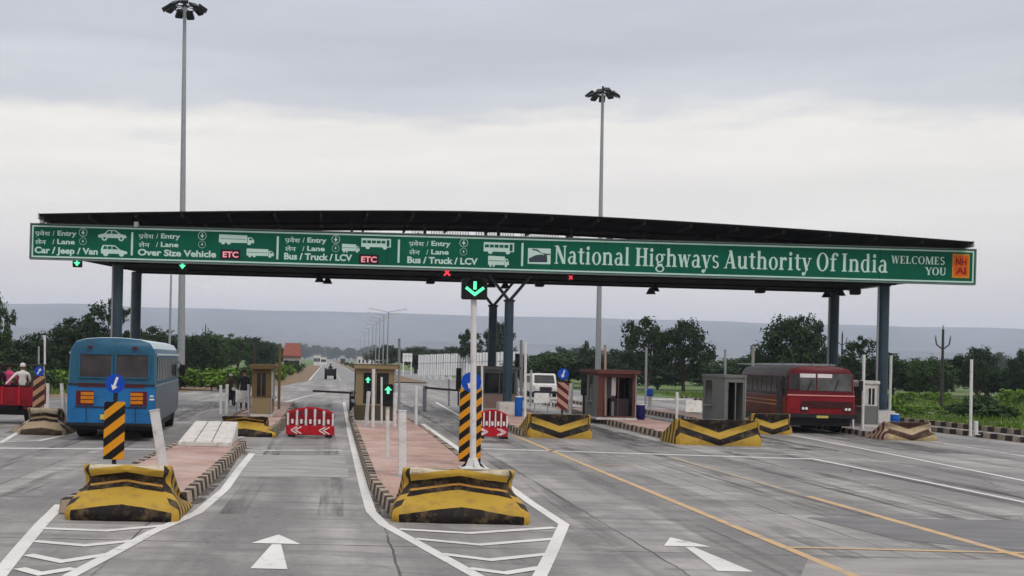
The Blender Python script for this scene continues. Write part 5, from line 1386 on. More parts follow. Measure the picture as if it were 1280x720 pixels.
# ------------------------------------------------------------------ people
def person(label, loc, rz, J, shirt, legs, cap=None, hairm='hair', scale=1.0):
    """J: joint positions; grows one continuous body along the joints"""
    names = list(J); idx = {n: i for i, n in enumerate(names)}
    E_ = [('pelvis', 'spine'), ('spine', 'chest'), ('chest', 'neck'), ('neck', 'head'), ('head', 'crown')]
    for s in 'lr':
        E_ += [('chest', 'sh' + s), ('sh' + s, 'el' + s), ('el' + s, 'wr' + s), ('wr' + s, 'ha' + s), ('pelvis', 'hip' + s), ('hip' + s, 'kn' + s), ('kn' + s, 'an' + s), ('an' + s, 'to' + s)]
    rad = {'pelvis': .145, 'spine': .14, 'chest': .155, 'neck': .06, 'head': .095, 'crown': .075, 'sh': .068, 'el': .046, 'wr': .034, 'ha': .034, 'hip': .095, 'kn': .062, 'an': .045, 'to': .04}
    me = bpy.data.meshes.new('person'); me.from_pydata([Vector(J[n]) * scale for n in names], [(idx[a], idx[b]) for a, b in E_], [])
    o = bpy.data.objects.new('person_build', me); COL.objects.link(o)
    md = o.modifiers.new('s', 'SKIN'); sk = me.skin_vertices[0].data
    for n in names:
        r = rad[n if n in rad else n[:-1]] * scale
        sk[idx[n]].radius = (r, r * (.72 if n in ('pelvis', 'spine', 'chest') else 1)); sk[idx[n]].use_root = (n == 'pelvis')
    o.modifiers.new('d', 'SUBSURF').levels = 1
    dg = bpy.context.evaluated_depsgraph_get()
    nm = bpy.data.meshes.new_from_object(o.evaluated_get(dg), depsgraph=dg)
    bpy.data.objects.remove(o)
    t = thing('person', label, 'person', loc, rz)
    b = bpy.data.objects.new('body', nm); COL.objects.link(b); b.parent = t; KIDS.setdefault(t, []).append(b)
    nm.materials.clear()
    for m in (M['skin'], M[shirt], M[legs]): nm.materials.append(m)
    seg = [(Vector(J[a]) * scale, Vector(J[c]) * scale, (0 if c in ('head', 'crown') or c[:2] in ('ha',) or a[:2] == 'wr' or c[:2] == 'to' else (2 if c[:2] in ('hi', 'kn', 'an') else 1))) for a, c in E_]
    for p in nm.polygons:
        c = p.center; best = None
        for a, q, m in seg:
            ab = q - a; u = max(0, min(1, (c - a).dot(ab) / max(1e-6, ab.length_squared))); dd = (a + ab * u - c).length
            if best is None or dd < best[0]: best = (dd, m)
        p.material_index = best[1]; p.use_smooth = True
    hd = Vector(J['head']) * scale; fw = Vector((0, -1, 0))
    hr = MB(); hr.lathe([(.092, -.01), (.100, .04), (.086, .085), (.05, .115), (.001, .125)], 12, 0, tuple(hd + Vector((0, .012, .02))))
    hr.build('hair' if not cap else 'cap', M[cap or hairm], t, smooth=True)
    fc = MB()
    for s in (-1, 1): fc.sphere(tuple(hd + Vector((s * .034, -.088, .015))), .012, 0, 8)
    fc.build('eyes', M['black'], t)
    ns = MB(); ns.add([tuple(hd + Vector(v)) for v in ((-.016, -.088, -.025), (.016, -.088, -.025), (0, -.118, -.02), (0, -.092, .02))], [(0, 1, 2), (0, 2, 3), (1, 3, 2), (0, 3, 1)])
    for s in (-1, 1): ns.sphere(tuple(hd + Vector((s * .098, .005, 0))), .022, 0, 8)
    ns.build('nose_and_ears', M['skin'], t)
    return t
def pose(kind):
    J = {'pelvis': (0, 0, .95), 'spine': (0, 0, 1.13), 'chest': (0, 0, 1.33), 'neck': (0, -.01, 1.50), 'head': (0, -.02, 1.62), 'crown': (0, -.015, 1.70)}
    for s, k in (('l', 1), ('r', -1)):
        J['sh' + s] = (k * .19, 0, 1.40); J['el' + s] = (k * .24, .02, 1.12); J['wr' + s] = (k * .25, -.06, .88); J['ha' + s] = (k * .24, -.09, .79)
        J['hip' + s] = (k * .10, 0, .90); J['kn' + s] = (k * .11, -.02, .50); J['an' + s] = (k * .115, 0, .09); J['to' + s] = (k * .13, -.14, .04)
    if kind == 'sit':
        for n in list(J): J[n] = (J[n][0], J[n][1], J[n][2] - .50)
        for s, k in (('l', 1), ('r', -1)):
            J['hip' + s] = (k * .10, -.02, .44); J['kn' + s] = (k * .14, -.42, .48); J['an' + s] = (k * .14, -.44, .09); J['to' + s] = (k * .15, -.57, .04)
            J['el' + s] = (k * .25, -.10, .66); J['wr' + s] = (k * .17, -.30, .56); J['ha' + s] = (k * .15, -.36, .54)
    if kind == 'lean':
        for n in list(J): J[n] = (J[n][0], J[n][1], J[n][2] - .50)
        for s, k in (('l', 1), ('r', -1)):
            J['hip' + s] = (k * .10, -.02, .44); J['kn' + s] = (k * .14, -.42, .48); J['an' + s] = (k * .14, -.44, .09); J['to' + s] = (k * .15, -.57, .04)
        J['ell'] = (.36, .10, .72); J['wrl'] = (.54, .16, .52); J['hal'] = (.60, .17, .46)
        J['elr'] = (-.26, -.06, .64); J['wrr'] = (-.18, -.28, .55); J['har'] = (-.15, -.35, .53)
    if kind == 'ride':
        for n in list(J): J[n] = (J[n][0], J[n][1] - (max(0, J[n][2] - .95)) * .15, J[n][2] - .14)
        for s, k in (('l', 1), ('r', -1)):
            J['hip' + s] = (k * .12, -.03, .78); J['kn' + s] = (k * .20, -.40, .66); J['an' + s] = (k * .18, -.22, .26); J['to' + s] = (k * .19, -.36, .21)
            J['el' + s] = (k * .30, -.28, 1.02); J['wr' + s] = (k * .30, -.50, .98); J['ha' + s] = (k * .30, -.57, .98)
    return J

# ------------------------------------------------------------------ red trolley with its passengers
def trolley():
    d = 41.0
    xr, zb, zt_ = P(40.5, 505, d)[0], P(20, 507, d)[2], P(20, 484, d)[2]
    hw = 1.02
    t = thing('farm_trolley', 'red open trolley on dark wheels at the left edge of the plaza', 'trolley', (xr - hw, d, 0))
    L = 2.0; T = .06
    b = MB(); b.box(-hw, hw, 0, L, zb, zb + .08); b.box(-hw, hw, 0, T, zb + .08, zt_); b.box(-hw, hw, L - T, L, zb + .08, zt_); b.box(-hw, -hw + T, T, L - T, zb + .08, zt_); b.box(hw - T, hw, T, L - T, zb + .08, zt_)
    b.build('bed', M['trolley_red'], t, bevel=.01)
    for x in (-.6, -.02, .56): MB().box(x - .03, x + .03, -.04, -.001, zb + .04, zt_ + .02).build('stake', M['red_plastic'], t)
    rl = MB()
    for x in (-hw + .05, hw - .05):
        for y in (.05, L / 2, L - .05): rl.bar((x, y, zt_), (x, y, zt_ + .78), .045, .045)
        rl.bar((x, .05, zt_ + .76), (x, L - .05, zt_ + .76), .045, .045)
    rl.bar((-hw + .05, L - .05, zt_ + .76), (hw - .05, L - .05, zt_ + .76), .045, .045)
    rl.build('frame', M['pole_dark'], t)
    MB().box(-.5, .5, .2, L - .1, zb - .18, zb - .005).build('chassis', M['dark_metal'], t)
    MB().box(-hw * .9, hw * .9, .5, 1.0, .30, .60).build('axle', M['dark_metal'], t)
    MB().bar((0, L, zb - .1), (0, L + 1.4, .5), .1, .1).build('drawbar', M['dark_metal'], t)
    for x in (-1, 1):
        wheel(t, x * (hw - .2), .75, .46, .34, x)
    for x in (-1, 1): MB().box(x * .82 - .1, x * .82 + .1, -.02, .01, zb - .12, zb - .02).build('tail_lamp', M['red_lens'], t)
    fl = zb + .08
    tx = xr - hw
    person('person in a white shirt and white head cloth leaning an arm on the trolley', (P(27, 480, d + .5)[0], d + .62, fl + .12), R(188), pose('lean'), 'cloth_white', 'cloth_brown', cap='cloth_white')
    person('person in a pink top sitting in the red trolley', (P(9.5, 480, d + .8)[0], d + .95, fl + .10), R(170), pose('sit'), 'cloth_pink', 'cloth_dark')
    person('person in dark clothes sitting at the photo edge in the trolley', (P(-3, 480, d + .8)[0], d + .8, fl + .10), R(180), pose('sit'), 'cloth_dark', 'cloth_dark')
trolley()
x, y = G(304, 513, .2)
person('person in dark clothes standing behind the white blank board', (x, y + .2, .19), R(10), pose('stand'), 'cloth_dark', 'cloth_dark')
def motorcycle(px, pyb, label, rlabel, rz, cap):
    x, y = G(px, pyb)
    t = thing('motorcycle', label, 'motorcycle', (x, y, 0), rz)
    for yy in (-.62, .62):
        n = 20; w = thing_part('wheel', t, (0, yy, .30))
        q = []
        for i in range(n):
            a = 2 * math.pi * i / n
            for j in range(6):
                b = 2 * math.pi * j / 6; rr = .26 + .045 * math.cos(b); q.append((.045 * math.sin(b), rr * math.cos(a), rr * math.sin(a)))
        MB().add(q, [(i * 6 + j, ((i + 1) % n) * 6 + j, ((i + 1) % n) * 6 + (j + 1) % 6, i * 6 + (j + 1) % 6) for i in range(n) for j in range(6)]).build('tyre', M['tyre'], w)
        sp = MB()
        for i in range(6):
            a = math.pi * i / 6; sp.bar((0, -.25 * math.cos(a), -.25 * math.sin(a)), (0, .25 * math.cos(a), .25 * math.sin(a)), .015, .015)
        sp.build('spokes', M['grey_metal'], w)
    MB().box(-.12, .12, -.2, .25, .28, .58).build('engine', M['dark_metal'], t, bevel=.04)
    MB().box(-.13, .13, -.34, .08, .58, .80).build('fuel_tank', M['black'], t, bevel=.06)
    MB().box(-.13, .13, .08, .72, .68, .78).build('seat', M['black'], t, bevel=.03)
    f = MB(); f.bar((0, -.62, .30), (0, -.42, .92), .10, .05); f.bar((0, -.42, .86), (0, .1, .5), .05, .06); f.bar((0, .62, .30), (0, .1, .42), .08, .05); f.build('frame', M['dark_metal'], t)
    MB().bar((-.34, -.42, .97), (.34, -.42, .97), .03, .03).build('handlebar', M['dark_metal'], t)
    MB().cyl((0, -.48, .86), (0, -.58, .86), .09, .09, 14).build('headlight', M['headlight'], t)
    person(rlabel, (x - .16 * math.sin(rz), y + .16 * math.cos(rz), 0), rz, pose('ride'), 'cloth_brown', 'cloth_dark', cap=cap)
motorcycle(288, 507, 'dark motorcycle beyond the two white posts left of the tan booth', 'person with a white helmet riding a motorcycle near the tan booth', R(20), 'cloth_white')

# ------------------------------------------------------------------ traffic far down the road
def tractor():
    d = 144; x = P(413, 470, d)[0]
    t = thing('farm_tractor', 'small dark tractor seen from behind far down the left road', 'tractor', (x, d, 0))
    for s in (-1, 1): wheel(t, s * .56, .3, .62, .30, s); wheel(t, s * .5, 2.1, .36, .2, s)
    MB().box(-.42, .42, -.1, .9, .42, 1.22).build('rear_housing', M['dark_metal'], t, bevel=.04)
    MB().box(-.25, .25, .9, 2.4, .6, 1.12).build('bonnet', M['bus_dark'], t, bevel=.05)
    for s in (-1, 1): MB().box(s * .56 - .18, s * .56 + .18, -.2, .8, 1.26, 1.32).build('mudguard', M['bus_dark'], t)
    MB().box(-.2, .2, .2, .55, 1.0, 1.1).build('seat', M['black'], t)
    person('person driving the far tractor in dark clothes', (x, d + .35, .62), R(180), pose('sit'), 'cloth_dark', 'cloth_dark')
tractor()
def small_van(px, pyb, wm, hm, label, body, facing_cam=True, nm='van'):
    x, y = G(px, pyb)
    t = thing('delivery_' + nm, label, nm, (x, y, 0))
    L = 3.6; hw = wm / 2
    b = MB(); b.prism([(0, .35), (0, hm * .52), (.5, hm * .56), (.95, hm * .98), (1.3, hm), (L, hm * .96), (L, .35)], 'x', -hw, hw)
    b.build('body', M[body], t, bevel=.06)
    MB().add([(-hw * .86, .51, hm * .60), (hw * .86, .51, hm * .60), (hw * .80, .86, hm * .93), (-hw * .80, .86, hm * .93)], [(0, 1, 2, 3)]).build('windscreen', M['bus_glass'], t).location = (0, -.012, .0)
    for s in (-1, 1):
        MB().box(s * hw * .7 - .12, s * hw * .7 + .12, -.03, .01, hm * .36, hm * .45).build('headlight', M['headlight'], t)
        wheel(t, s * (hw - .12), .7, .3, .2, s); wheel(t, s * (hw - .12), L - .7, .3, .2, s)
        MB().box(min(s * hw, s * (hw + .012)), max(s * hw, s * (hw + .012)), 1.2, L - .4, hm * .6, hm * .88).build('side_window', M['bus_glass'], t)
    MB().box(-hw * .5, hw * .5, -.02, .01, hm * .28, hm * .44).build('grille', M['bus_dark'], t)
    MB().box(-hw, hw, -.08, .06, .3, .48).build('bumper', M['dark_metal'], t, bevel=.02)
small_van(682, 497, 1.75, 1.75, 'white vehicle facing the viewer left of the reddish hazard board', 'white')
small_van(428.5, 455.5, 2.2, 2.6, 'tiny dark truck at the far end of the left road', 'bus_dark', nm='truck')
small_van(402, 453, 2.4, 2.4, 'tiny white vehicle at the far roadside under the hills', 'white')

# ------------------------------------------------------------------ masts, street lamps, electric poles
def mast(px0, py0, px1, d, r0, r1, ring, label):
    x = P(px1, 440, d)[0]; xt, _, zt_ = P(px0, py0, d)
    t = thing('high_mast_light', label, 'light mast', (x, d, 0), group='high mast floodlights')
    dx = xt - x
    n = 5; mb = MB()
    for k in range(n):
        f0, f1 = k / n, (k + 1) / n
        a, b = Vector((dx * f0, 0, zt_ * f0)), Vector((dx * f1, 0, zt_ * f1))
        mb.cyl(a, b, r0 + (r1 - r0) * f0, r0 + (r1 - r0) * f1 + .006, 14)
    mb.build('pole', M['grey_metal'], t, smooth=True)
    MB().cyl((0, 0, -.05), (0, 0, .5), r0 * 1.7, r0 * 1.6, 14).build('base', M['concrete_white'], t)
    rg = MB()
    for i in range(18):
        a, b = 2 * math.pi * i / 18, 2 * math.pi * (i + 1) / 18
        rg.bar((dx + ring * .62 * math.cos(a), ring * .62 * math.sin(a), zt_ - .5), (dx + ring * .62 * math.cos(b), ring * .62 * math.sin(b), zt_ - .5), .07, .07)
    for i in range(6):
        a = math.pi * i / 3 + .2; rg.bar((dx, 0, zt_ - .35), (dx + ring * .62 * math.cos(a), ring * .62 * math.sin(a), zt_ - .5), .06, .06)
    rg.build('ring', M['dark_metal'], t)
    for i in range(11):
        a = 2 * math.pi * i / 11 + .25
        c = Vector((dx + ring * math.cos(a), ring * math.sin(a), zt_ - .42 + .18 * math.sin(a * 3)))
        o = Vector((math.cos(a), math.sin(a), 0))
        l = MB(); l.bar(c - o * .36 + Vector((0, 0, .16)), c + o * .34 - Vector((0, 0, .26)), .62, .20)
        lm = l.build('floodlight', M['black'], t)
        MB().bar(c - o * .30 + Vector((0, 0, .03)), c + o * .30 - Vector((0, 0, .36)), .52, .03).build('lens', M['glass'], lm)
        MB().bar(Vector((dx + ring * .62 * math.cos(a), ring * .62 * math.sin(a), zt_ - .5)), c, .05, .05).build('arm', M['dark_metal'], lm)
    MB().cyl((dx, 0, zt_ - .3), (dx, 0, zt_ + .35), r1 * 1.4, r1 * .6, 10).build('head', M['dark_metal'], t)
mast(231, 3, 227, 97, .33, .13, 1.45, 'high floodlight mast rising behind the blue bus, the nearer and taller one')
mast(753.5, 112, 748, 121, .30, .13, 1.35, 'high floodlight mast rising behind the red brown booth')
def street_lamp(px, py, d, label, group, mat_='grey_metal'):
    x, _, h = P(px, py, d)
    t = thing('street_lamp', label, 'street lamp', (x, d, .08), group=group)
    h -= .08
    MB().cyl((0, 0, 0), (0, 0, h - .25), .10, .06, 10).build('pole', M[mat_], t, smooth=True)
    for s in (-1, 1):
        a = MB(); a.tube([(0, 0, h - .35), (s * .5, 0, h - .22), (s * 1.7, 0, h)], .04, 8)
        am = a.build('arm', M[mat_], t)
        MB().prism([(s * 1.6, h - .06), (s * 1.6, h + .06), (s * 2.3, h + .13), (s * 2.5, h + .05), (s * 2.35, h + .0)], 'y', -.13, .13).build('lamp_head', M['white_post'], am)
    return t
lp_ = [(485.5, 387, 150), (480, 391.5, 173), (475, 396, 197), (470.5, 400, 224), (466, 404.5, 256), (461, 409.5, 300), (456, 414.5, 355), (451, 419.5, 425), (446, 424, 520)]
for i, (px, py, d) in enumerate(lp_):
    street_lamp(px, py, d, 'double armed street lamp on the median, the nearest and tallest of its row' if i == 0 else 'double armed street lamp in the row receding along the median', 'street lamps on the median')
def t_pole(px, py, pyb, d, label, arms=True, m='pole_dark', r=.085):
    x, _, h = P(px, py, d)
    t = thing('electric_pole', label, 'electric pole', (x, d, -.03), group='electric poles in the fields')
    MB().cyl((0, 0, 0), (0, 0, h), r * 1.2, r * .8, 10).build('pole', M[m], t, smooth=True)
    if arms:
        k = .48
        for s in (-1, 1):
            a = MB(); a.bar((0, 0, h - 1.25), (s * .8 * k, 0, h - .95), .07, .06); a.bar((s * .8 * k, 0, h - .97), (s * .95 * k, 0, h - .55), .06, .05)
            am = a.build('cross_arm', M[m], t)
            MB().cyl((s * .95 * k, 0, h - .55), (s * .95 * k, 0, h - .38), .05, .04, 8).build('insulator', M['grey_metal'], am)
        MB().cyl((0, 0, h), (0, 0, h + .25), .05, .04, 8).build('insulator', M['grey_metal'], t)
t_pole(1179, 411, 515, 74, 'dark electric pole with upturned arms standing alone in the right field')
t_pole(1053, 416, 470, 120, 'electric pole with upturned arms behind the red bus, between two trees')
t_pole(257, 406, 470, 170, 'short electric pole among the trees right of the left mast')
t_pole(214, 343, 470, 86, 'tall thin lamp pole left of the nearer floodlight mast', False, 'grey_metal', .085)

# ------------------------------------------------------------------ hoardings, house, far buildings
def hoarding(px0, px1, py0, py1, d, leg, label, group='row of white boards beyond the toll lanes'):
    x0, _, zt_ = P(px0, py0, d); x1 = P(px1, py0, d)[0]; zb = P(px0, py1, d)[2]
    t = thing('hoarding', label, 'hoarding', ((x0 + x1) / 2, d, 0), group=group)
    w = (x1 - x0) / 2
    MB().box(-w, w, -.04, .04, zb, zt_).build('panel', M['hoard_white'], t)
    rb = MB()
    for f in (.33, .66): rb.box(-w + 2 * w * f - .03, -w + 2 * w * f + .03, -.06, -.038, zb, zt_)
    rb.box(-w, w, -.062, -.036, (zb + zt_) / 2 + .2, (zb + zt_) / 2 + .28)
    rb.build('seam', M['grey_metal'], t)
    for s in (-1, 1): MB().box(s * w * .82 - .08, s * w * .82 + .08, .041, .16, -.05, zt_ - .1).build('leg', M['hoard_white'], t)
hoarding(503.5, 515.5, 441.5, 452, 205, 0, 'lone white board on two legs right of the tall grey pole', 'single white board')
px = 523.0
for i in range(13):
    w = 7.2 + .42 * i
    d = 172 - 3.2 * i
    hoarding(px + .4, px + w - .5, 443.5 - .35 * i, 469.5 - .1 * i if i < 9 else 468, d, 0, 'narrow white board on legs in the row behind the middle columns')
    px += w
def house(px0, px1, pyt, pyr, pyb, d, label):
    x0, x1 = P(px0, pyb, d)[0], P(px1, pyb, d)[0]; zr = P(px0, pyt, d)[2]; ze = P(px0, pyr, d)[2]; w = (x1 - x0) / 2
    t = thing('village_house', label, 'house', ((x0 + x1) / 2, d, -.03))
    MB().box(-w * .92, w * .92, .3, 6, 0, ze).build('wall', M['brick_wall'], t)
    MB().add([(-w, 0, ze - .05), (w, 0, ze - .05), (w * .8, 3.2, zr), (-w * .8, 3.2, zr), (-w, 6.4, ze - .05), (w, 6.4, ze - .05), (-w, 0, ze + .1), (w, 0, ze + .1)],
             [(6, 7, 2, 3), (3, 2, 5, 4), (0, 1, 7, 6), (0, 6, 3, 4), (1, 5, 2, 7)]).build('roof', M['roof_tile'], t)
    MB().box(-.5, .4, .28, .31, 0, min(2, ze * .8)).build('door', M['interior'], t)
    for s in (-.6, .55): MB().box(w * s - .4, w * s + .4, .28, .31, ze * .4, ze * .75).build('window', M['glass'], t)
house(353, 376, 428, 445, 461, 200, 'small house with a red sloped roof among the trees by the left road')
for i, (px, py, w, h_, d, lb) in enumerate(((397, 436, 9, 3.6, 420, 'small far white building left of the road end'), (455, 444, 16, 3.4, 400, 'long low far white building right of the road end'), (470, 446, 14, 3.0, 380, 'low far pale building behind the street lamps'), (405, 441, 7, 3, 470, 'tiny far white hut beside the road end'))):
    x = P(px, py, d)[0]
    t = thing('far_building', lb, 'building', (x, d, -.03)); w = w / FPX * d / 2
    MB().box(-w, w, 0, 5, 0, h_).build('wall', M['white'], t)
    MB().box(-w - .2, w + .2, -.2, 5.2, h_, h_ + .25).build('roof', M['grey_metal'], t)
    for k in range(3): MB().box(-w * .7 + k * w * .6 - .3, -w * .7 + k * w * .6 + .3, -.03, .01, h_ * .35, h_ * .7).build('window', M['glass'], t)

# ------------------------------------------------------------------ trees and shrubs
def crown_mesh(seed, W_, H0, H1, n_cl, n_leaf, leaf, squash=.8, spread=1.0, spiky=0):
    """leaf-sized faces gathered in clumps inside an uneven crown between heights H0 and H1"""
    r = random.Random(seed); mb = MB(); cls = []
    zc_, hz_ = (H0 + H1) / 2, (H1 - H0) / 2
    while len(cls) < n_cl:
        v = Vector((r.uniform(-1, 1), r.uniform(-1, 1), r.uniform(-1, 1)))
        if v.length > 1 or v.length < .25: continue
        lobe = .76 + .52 * mnoise.noise(v.normalized() * 1.7 + Vector((seed, 0, 0)))
        v = v.normalized() * (v.length ** .55) * lobe
        if v.z < -.55 and r.random() < .6: continue
        cls.append(Vector((v.x * W_ / 2, v.y * W_ / 2, zc_ + v.z * hz_)))
    for c in cls:
        cr_ = W_ * r.uniform(.075, .15) * spread
        for k in range(n_leaf):
            d = Vector((r.gauss(0, 1), r.gauss(0, 1), r.gauss(0, .8))); d = d.normalized() * (r.random() ** .45)
            p = c + Vector((d.x * cr_, d.y * cr_, d.z * cr_ * squash))
            s = leaf * r.uniform(.6, 1.35)
            nrm = (d + Vector((r.uniform(-.9, .9), r.uniform(-.9, .9), r.uniform(-.2, 1.0)))).normalized()
            a = nrm.orthogonal().normalized(); a = Matrix.Rotation(r.uniform(0, 6.28), 3, nrm) @ a; b = nrm.cross(a)
            mb.add([p - a * s * .5, p - b * s * .28 + nrm * s * .06, p + a * s * .6, p + b * s * .28 + nrm * s * .06], [(0, 1, 2, 3)])
    return mb, cls
def trunk_mesh(seed, H0, cls, r0):
    r = random.Random(seed + 50); mb = MB()
    p = Vector((0, 0, -.1)); pts = [p]
    for k in range(4):
        p = p + Vector((r.uniform(-.12, .12) * H0 * .3, r.uniform(-.12, .12) * H0 * .3, (H0 + .6) / 4)); pts.append(p)
    for k, (a, b) in enumerate(zip(pts, pts[1:])): mb.cyl(a, b, r0 * (1.25 - .16 * k), r0 * (1.25 - .16 * (k + 1)), 9)
    for c in r.sample(cls, min(9, len(cls))):
        m = pts[-1].lerp(c, .5) + Vector((0, 0, .15))
        q = pts[r.choice((2, 3, 4))]
        mb.cyl(q, m, r0 * .5, r0 * .3, 6); mb.cyl(m, c, r0 * .3, r0 * .1, 6)
    return mb
PROTO = {}
def proto_tree(key, seed, W_, H0, H1, n_cl, n_leaf, leaf, m, r0=.16, **kw):
    t = thing('tree', 'tree', 'tree', (0, 0, -500))
    cm, cls = crown_mesh(seed, W_, H0, H1, n_cl, n_leaf, leaf, **kw)
    cm.build('crown', M[m], t, fix=False)
    trunk_mesh(seed, H0, cls, r0).build('trunk', M['trunk'], t, smooth=True)
    PROTO[key] = (t, W_, H1)
proto_tree('broad_a', 3, 8, 1.6, 7.5, 88, 60, .34, 'leaf_dark', .22, spread=.85)
proto_tree('broad_b', 8, 7.5, 1.2, 6.8, 80, 58, .34, 'leaf_dark', .2, spread=.88)
proto_tree('airy_a', 12, 7.5, 2.2, 8, 46, 62, .34, 'leaf_dark', .17, spread=.72)
proto_tree('airy_b', 15, 8.5, 2.0, 7.4, 54, 58, .34, 'leaf_mid', .17, spread=.75)
proto_tree('bushy_a', 21, 6.5, .4, 4.8, 70, 52, .34, 'leaf_mid', .12)
proto_tree('bushy_b', 26, 7.0, .2, 4.4, 70, 52, .36, 'leaf_dark', .12)
proto_tree('shrub_a', 31, 3.4, .05, 1.9, 34, 46, .24, 'leaf_bright', .04)
proto_tree('shrub_b', 36, 3.8, .05, 1.7, 34, 46, .24, 'leaf_mid', .04)
def tree(key, x, d, h, w, label, name='tree', cat='tree', group=None, rz=None):
    t, W_, H_ = PROTO[key]
    c = copy_tree(t); c.name = name; c['label'] = label; c['category'] = cat
    if group: c['group'] = group
    c.location = (x, d, -.05); s = w / W_
    c.scale = (s, s, h / H_); c.rotation_euler = (0, 0, rnd.uniform(0, 6.28) if rz is None else rz)
    return c
def tree_px(key, px, pyt, d, wpx, label, **kw):
    x, _, h = P(px, pyt, d); return tree(key, x, d, h + .05, wpx / FPX * d, label, **kw)
tree_px('airy_a', 132, 362, 105, 84, 'tall dark airy tree behind the blue bus and left columns')
tree_px('airy_b', -8, 350, 72, 66, 'dark tree cut by the left edge of the photo')
tree_px('broad_a', 812, 393, 112, 86, 'broad dark tree left half of the pair right of the red brown booth')
tree_px('broad_b', 856, 396, 116, 80, 'looser tree right half of the pair right of the red brown booth')
tree_px('broad_b', 985, 392, 104, 92, 'large dark tree behind the red bus')
tree_px('broad_a', 1010, 389, 110, 60, 'tall rounded tree crowning the mass behind the right rear column')
tree_px('airy_a', 1078, 411, 108, 56, 'dark tree between the right rear and right front columns')
tree_px('airy_a', 588, 404, 150, 44, 'dark tree behind the tall white signal pole')
tree_px('broad_b', 626, 399, 160, 48, 'taller dark tree behind the middle columns')
tree_px('broad_b', 1222, 431, 108, 60, 'rounded dark tree right of the lone electric pole')
tree_px('broad_a', 1276, 434, 110, 46, 'dark tree cut by the right edge of the photo')
tree_px('bushy_a', 1165, 445, 112, 66, 'low dark tree behind the lone electric pole')
tree_px('bushy_b', 735, 428, 150, 36, 'dark rounded tree just left of the tall mast behind the red brown booth')
tree_px('broad_b', 90, 402, 125, 90, 'dark tree mass left of the blue bus roof')
tree_px('bushy_b', 40, 418, 105, 84, 'wide dark low tree behind the red trolley')
tree_px('broad_a', 195, 406, 150, 80, 'dark tree between the rear left column and the tall mast')
tree_px('bushy_a', 262, 418, 150, 70, 'dark bushy tree right of the nearer floodlight mast')
# rows of trees no one could tell apart, each its own tree
def row(keys, spots, label, group, h0, h1, w0, w1):
    for x, d in spots:
        h_ = rnd.uniform(h0, h1); tree(rnd.choice(keys), x, d, h_, rnd.uniform(w0, w1), label, group=group)
row(['broad_a', 'broad_b', 'bushy_a', 'airy_b'], [(-rnd.uniform(9, 9 + .10 * d) - .12 * max(0, 160 - d), d) for d in range(112, 400, 9)], 'dark tree in the belt along the left side of the road', 'trees along the left road', 4.2, 6.2, 6, 9)
row(['bushy_a', 'bushy_b'], [(-rnd.uniform(22, 52), rnd.uniform(108, 165)) for k in range(22)], 'low dark tree in the thicket behind the left verge', 'thicket left of the plaza', 2.6, 4.4, 6, 9)
row(['broad_b', 'bushy_a', 'bushy_b'], [(24 + .36 * d * f + rnd.uniform(-2, 2), d) for d in (128, 160) for f in (.0, .12, .25, .37, .5, .62, .75, .88, 1.0, 1.12)], 'dark tree in the belt behind the right field', 'trees behind the right field', 2.8, 4.6, 7, 11)
row(['broad_b', 'bushy_b'], [(12 + k * 4.4 + rnd.uniform(-1, 1), 235 + rnd.uniform(-12, 20)) for k in range(13)], 'dark tree in the far belt behind the row of white boards', 'trees behind the white boards', 4.6, 6.0, 8, 11)
row(['broad_a', 'bushy_b', 'broad_b'], [q for q in ((-230 + k * 17 + rnd.uniform(-6, 6), 520 + rnd.uniform(-60, 120)) for k in range(40)) if not -14 < q[0] < 30], 'faint tree in the hazy far line under the hills', 'hazy far trees', 6, 11, 12, 20)
row(['bushy_b', 'broad_b', 'bushy_a'], [(-95 + k * 11 + rnd.uniform(-4, 4), 1545 + rnd.uniform(0, 160)) for k in range(20)], 'pale hazy tree beyond the vanishing end of the road', 'trees where the road vanishes', 13, 23, 18, 30)
for (x, d) in ((-8.3, 86), (-10.8, 88), (-13.2, 85), (-15.8, 84), (-7.0, 93), (-9.4, 98), (-12.5, 96), (-17.5, 80), (-19, 76), (-6.4, 104), (-7.4, 112), (-5.6, 122), (-15, 92), (-18.5, 88)):
    tree(rnd.choice(['shrub_a', 'shrub_a', 'shrub_b']), x, d, rnd.uniform(1.2, 2.0), rnd.uniform(3.4, 5.4), 'bright green shrub growing on the left verge', 'shrub', 'shrub', 'shrubs on the left verge')
for k in range(30):
    tree(rnd.choice(['shrub_a', 'shrub_a', 'shrub_b']), rnd.uniform(31, 68), rnd.uniform(58, 100), rnd.uniform(.5, 1.4), rnd.uniform(1.8, 4.6), 'low green shrub in the rough grass right of the plaza', 'shrub', 'shrub', 'shrubs in the right field')
for k in range(14):
    tree(rnd.choice(['shrub_b', 'shrub_a']), -5.4 - rnd.uniform(0, 4), 130 + k * 14, rnd.uniform(1.2, 2.0), rnd.uniform(3, 5), 'roadside shrub along the left edge of the far road', 'shrub', 'shrub', 'shrubs along the far road')
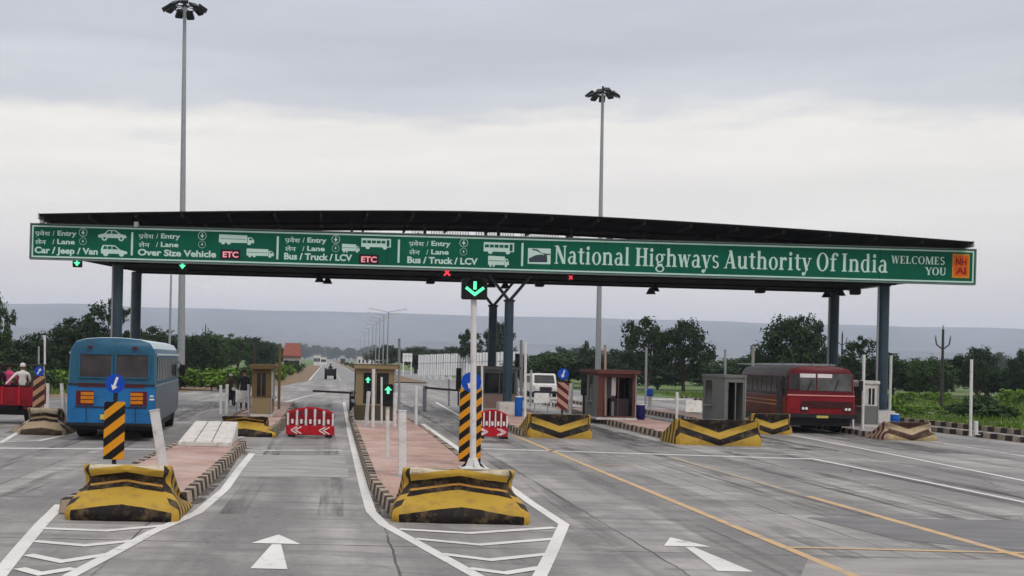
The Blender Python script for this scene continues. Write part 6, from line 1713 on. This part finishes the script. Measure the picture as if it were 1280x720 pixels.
for k in range(16):
    tree(rnd.choice(['shrub_b', 'shrub_a']), 8 + rnd.uniform(-1.2, 1.2), 180 + k * 17, rnd.uniform(.9, 1.6), rnd.uniform(2, 3), 'shrub planted along the median between the roads', 'shrub', 'shrub', 'median shrubs')
for t, _, _ in PROTO.values():
    for c in list(t.children): bpy.data.objects.remove(c)
    bpy.data.objects.remove(t)

# rough grass on both verges
def grass(areas, n):
    r = random.Random(5); mb = MB()
    for (x0, x1, y0, y1, lim), k in zip(areas, n):
        while k > 0:
            x, y = r.uniform(x0, x1), r.uniform(y0, y1)
            if not lim(x, y) or mnoise.noise(Vector((x * .35, y * .22, 2))) < r.uniform(-.45, .3): k -= .2; continue
            k -= 1; h_ = r.uniform(.10, .34) * (1 + .5 * mnoise.noise(Vector((x * .2, y * .2, 7)))); a = r.uniform(0, 3.14); w = .025 + .03 * r.random()
            ca, sa = math.cos(a) * w, math.sin(a) * w; lx, ly = r.uniform(-.15, .15), r.uniform(-.15, .15)
            mb.add([(x - ca, y - sa, -.05), (x + ca, y + sa, -.05), (x + lx, y + ly, h_)], [(0, 1, 2)])
    tag(mb.build('grass', M['grass_blade'], fix=False), 'rough green grass growing on the verges beside the plaza', 'grass', kind='stuff')
grass([(29, 62, 44, 112, lambda x, y: True), (-40, -8, 66, 112, lambda x, y: x < -17.5 + (y - 64) * .19)], [34000, 14000])

# ------------------------------------------------------------------ haze
def haze():
    m = bpy.data.materials.new('haze_air'); m.use_nodes = True; t = m.node_tree; t.nodes.clear()
    o = t.nodes.new('ShaderNodeOutputMaterial'); v = t.nodes.new('ShaderNodeVolumePrincipled')
    v.inputs['Color'].default_value = (.76, .82, 1.0, 1); v.inputs["Density"].default_value = .00018; v.inputs['Anisotropy'].default_value = 0.0
    t.links.new(v.outputs[0], o.inputs['Volume'])
    b = MB().box(-7100, 9100, -110, 7700, -3.0, 330).build('haze', m)
    tag(b, kind='stuff', label='thin pale haze hanging over the fields and hills', cat='haze')
haze()
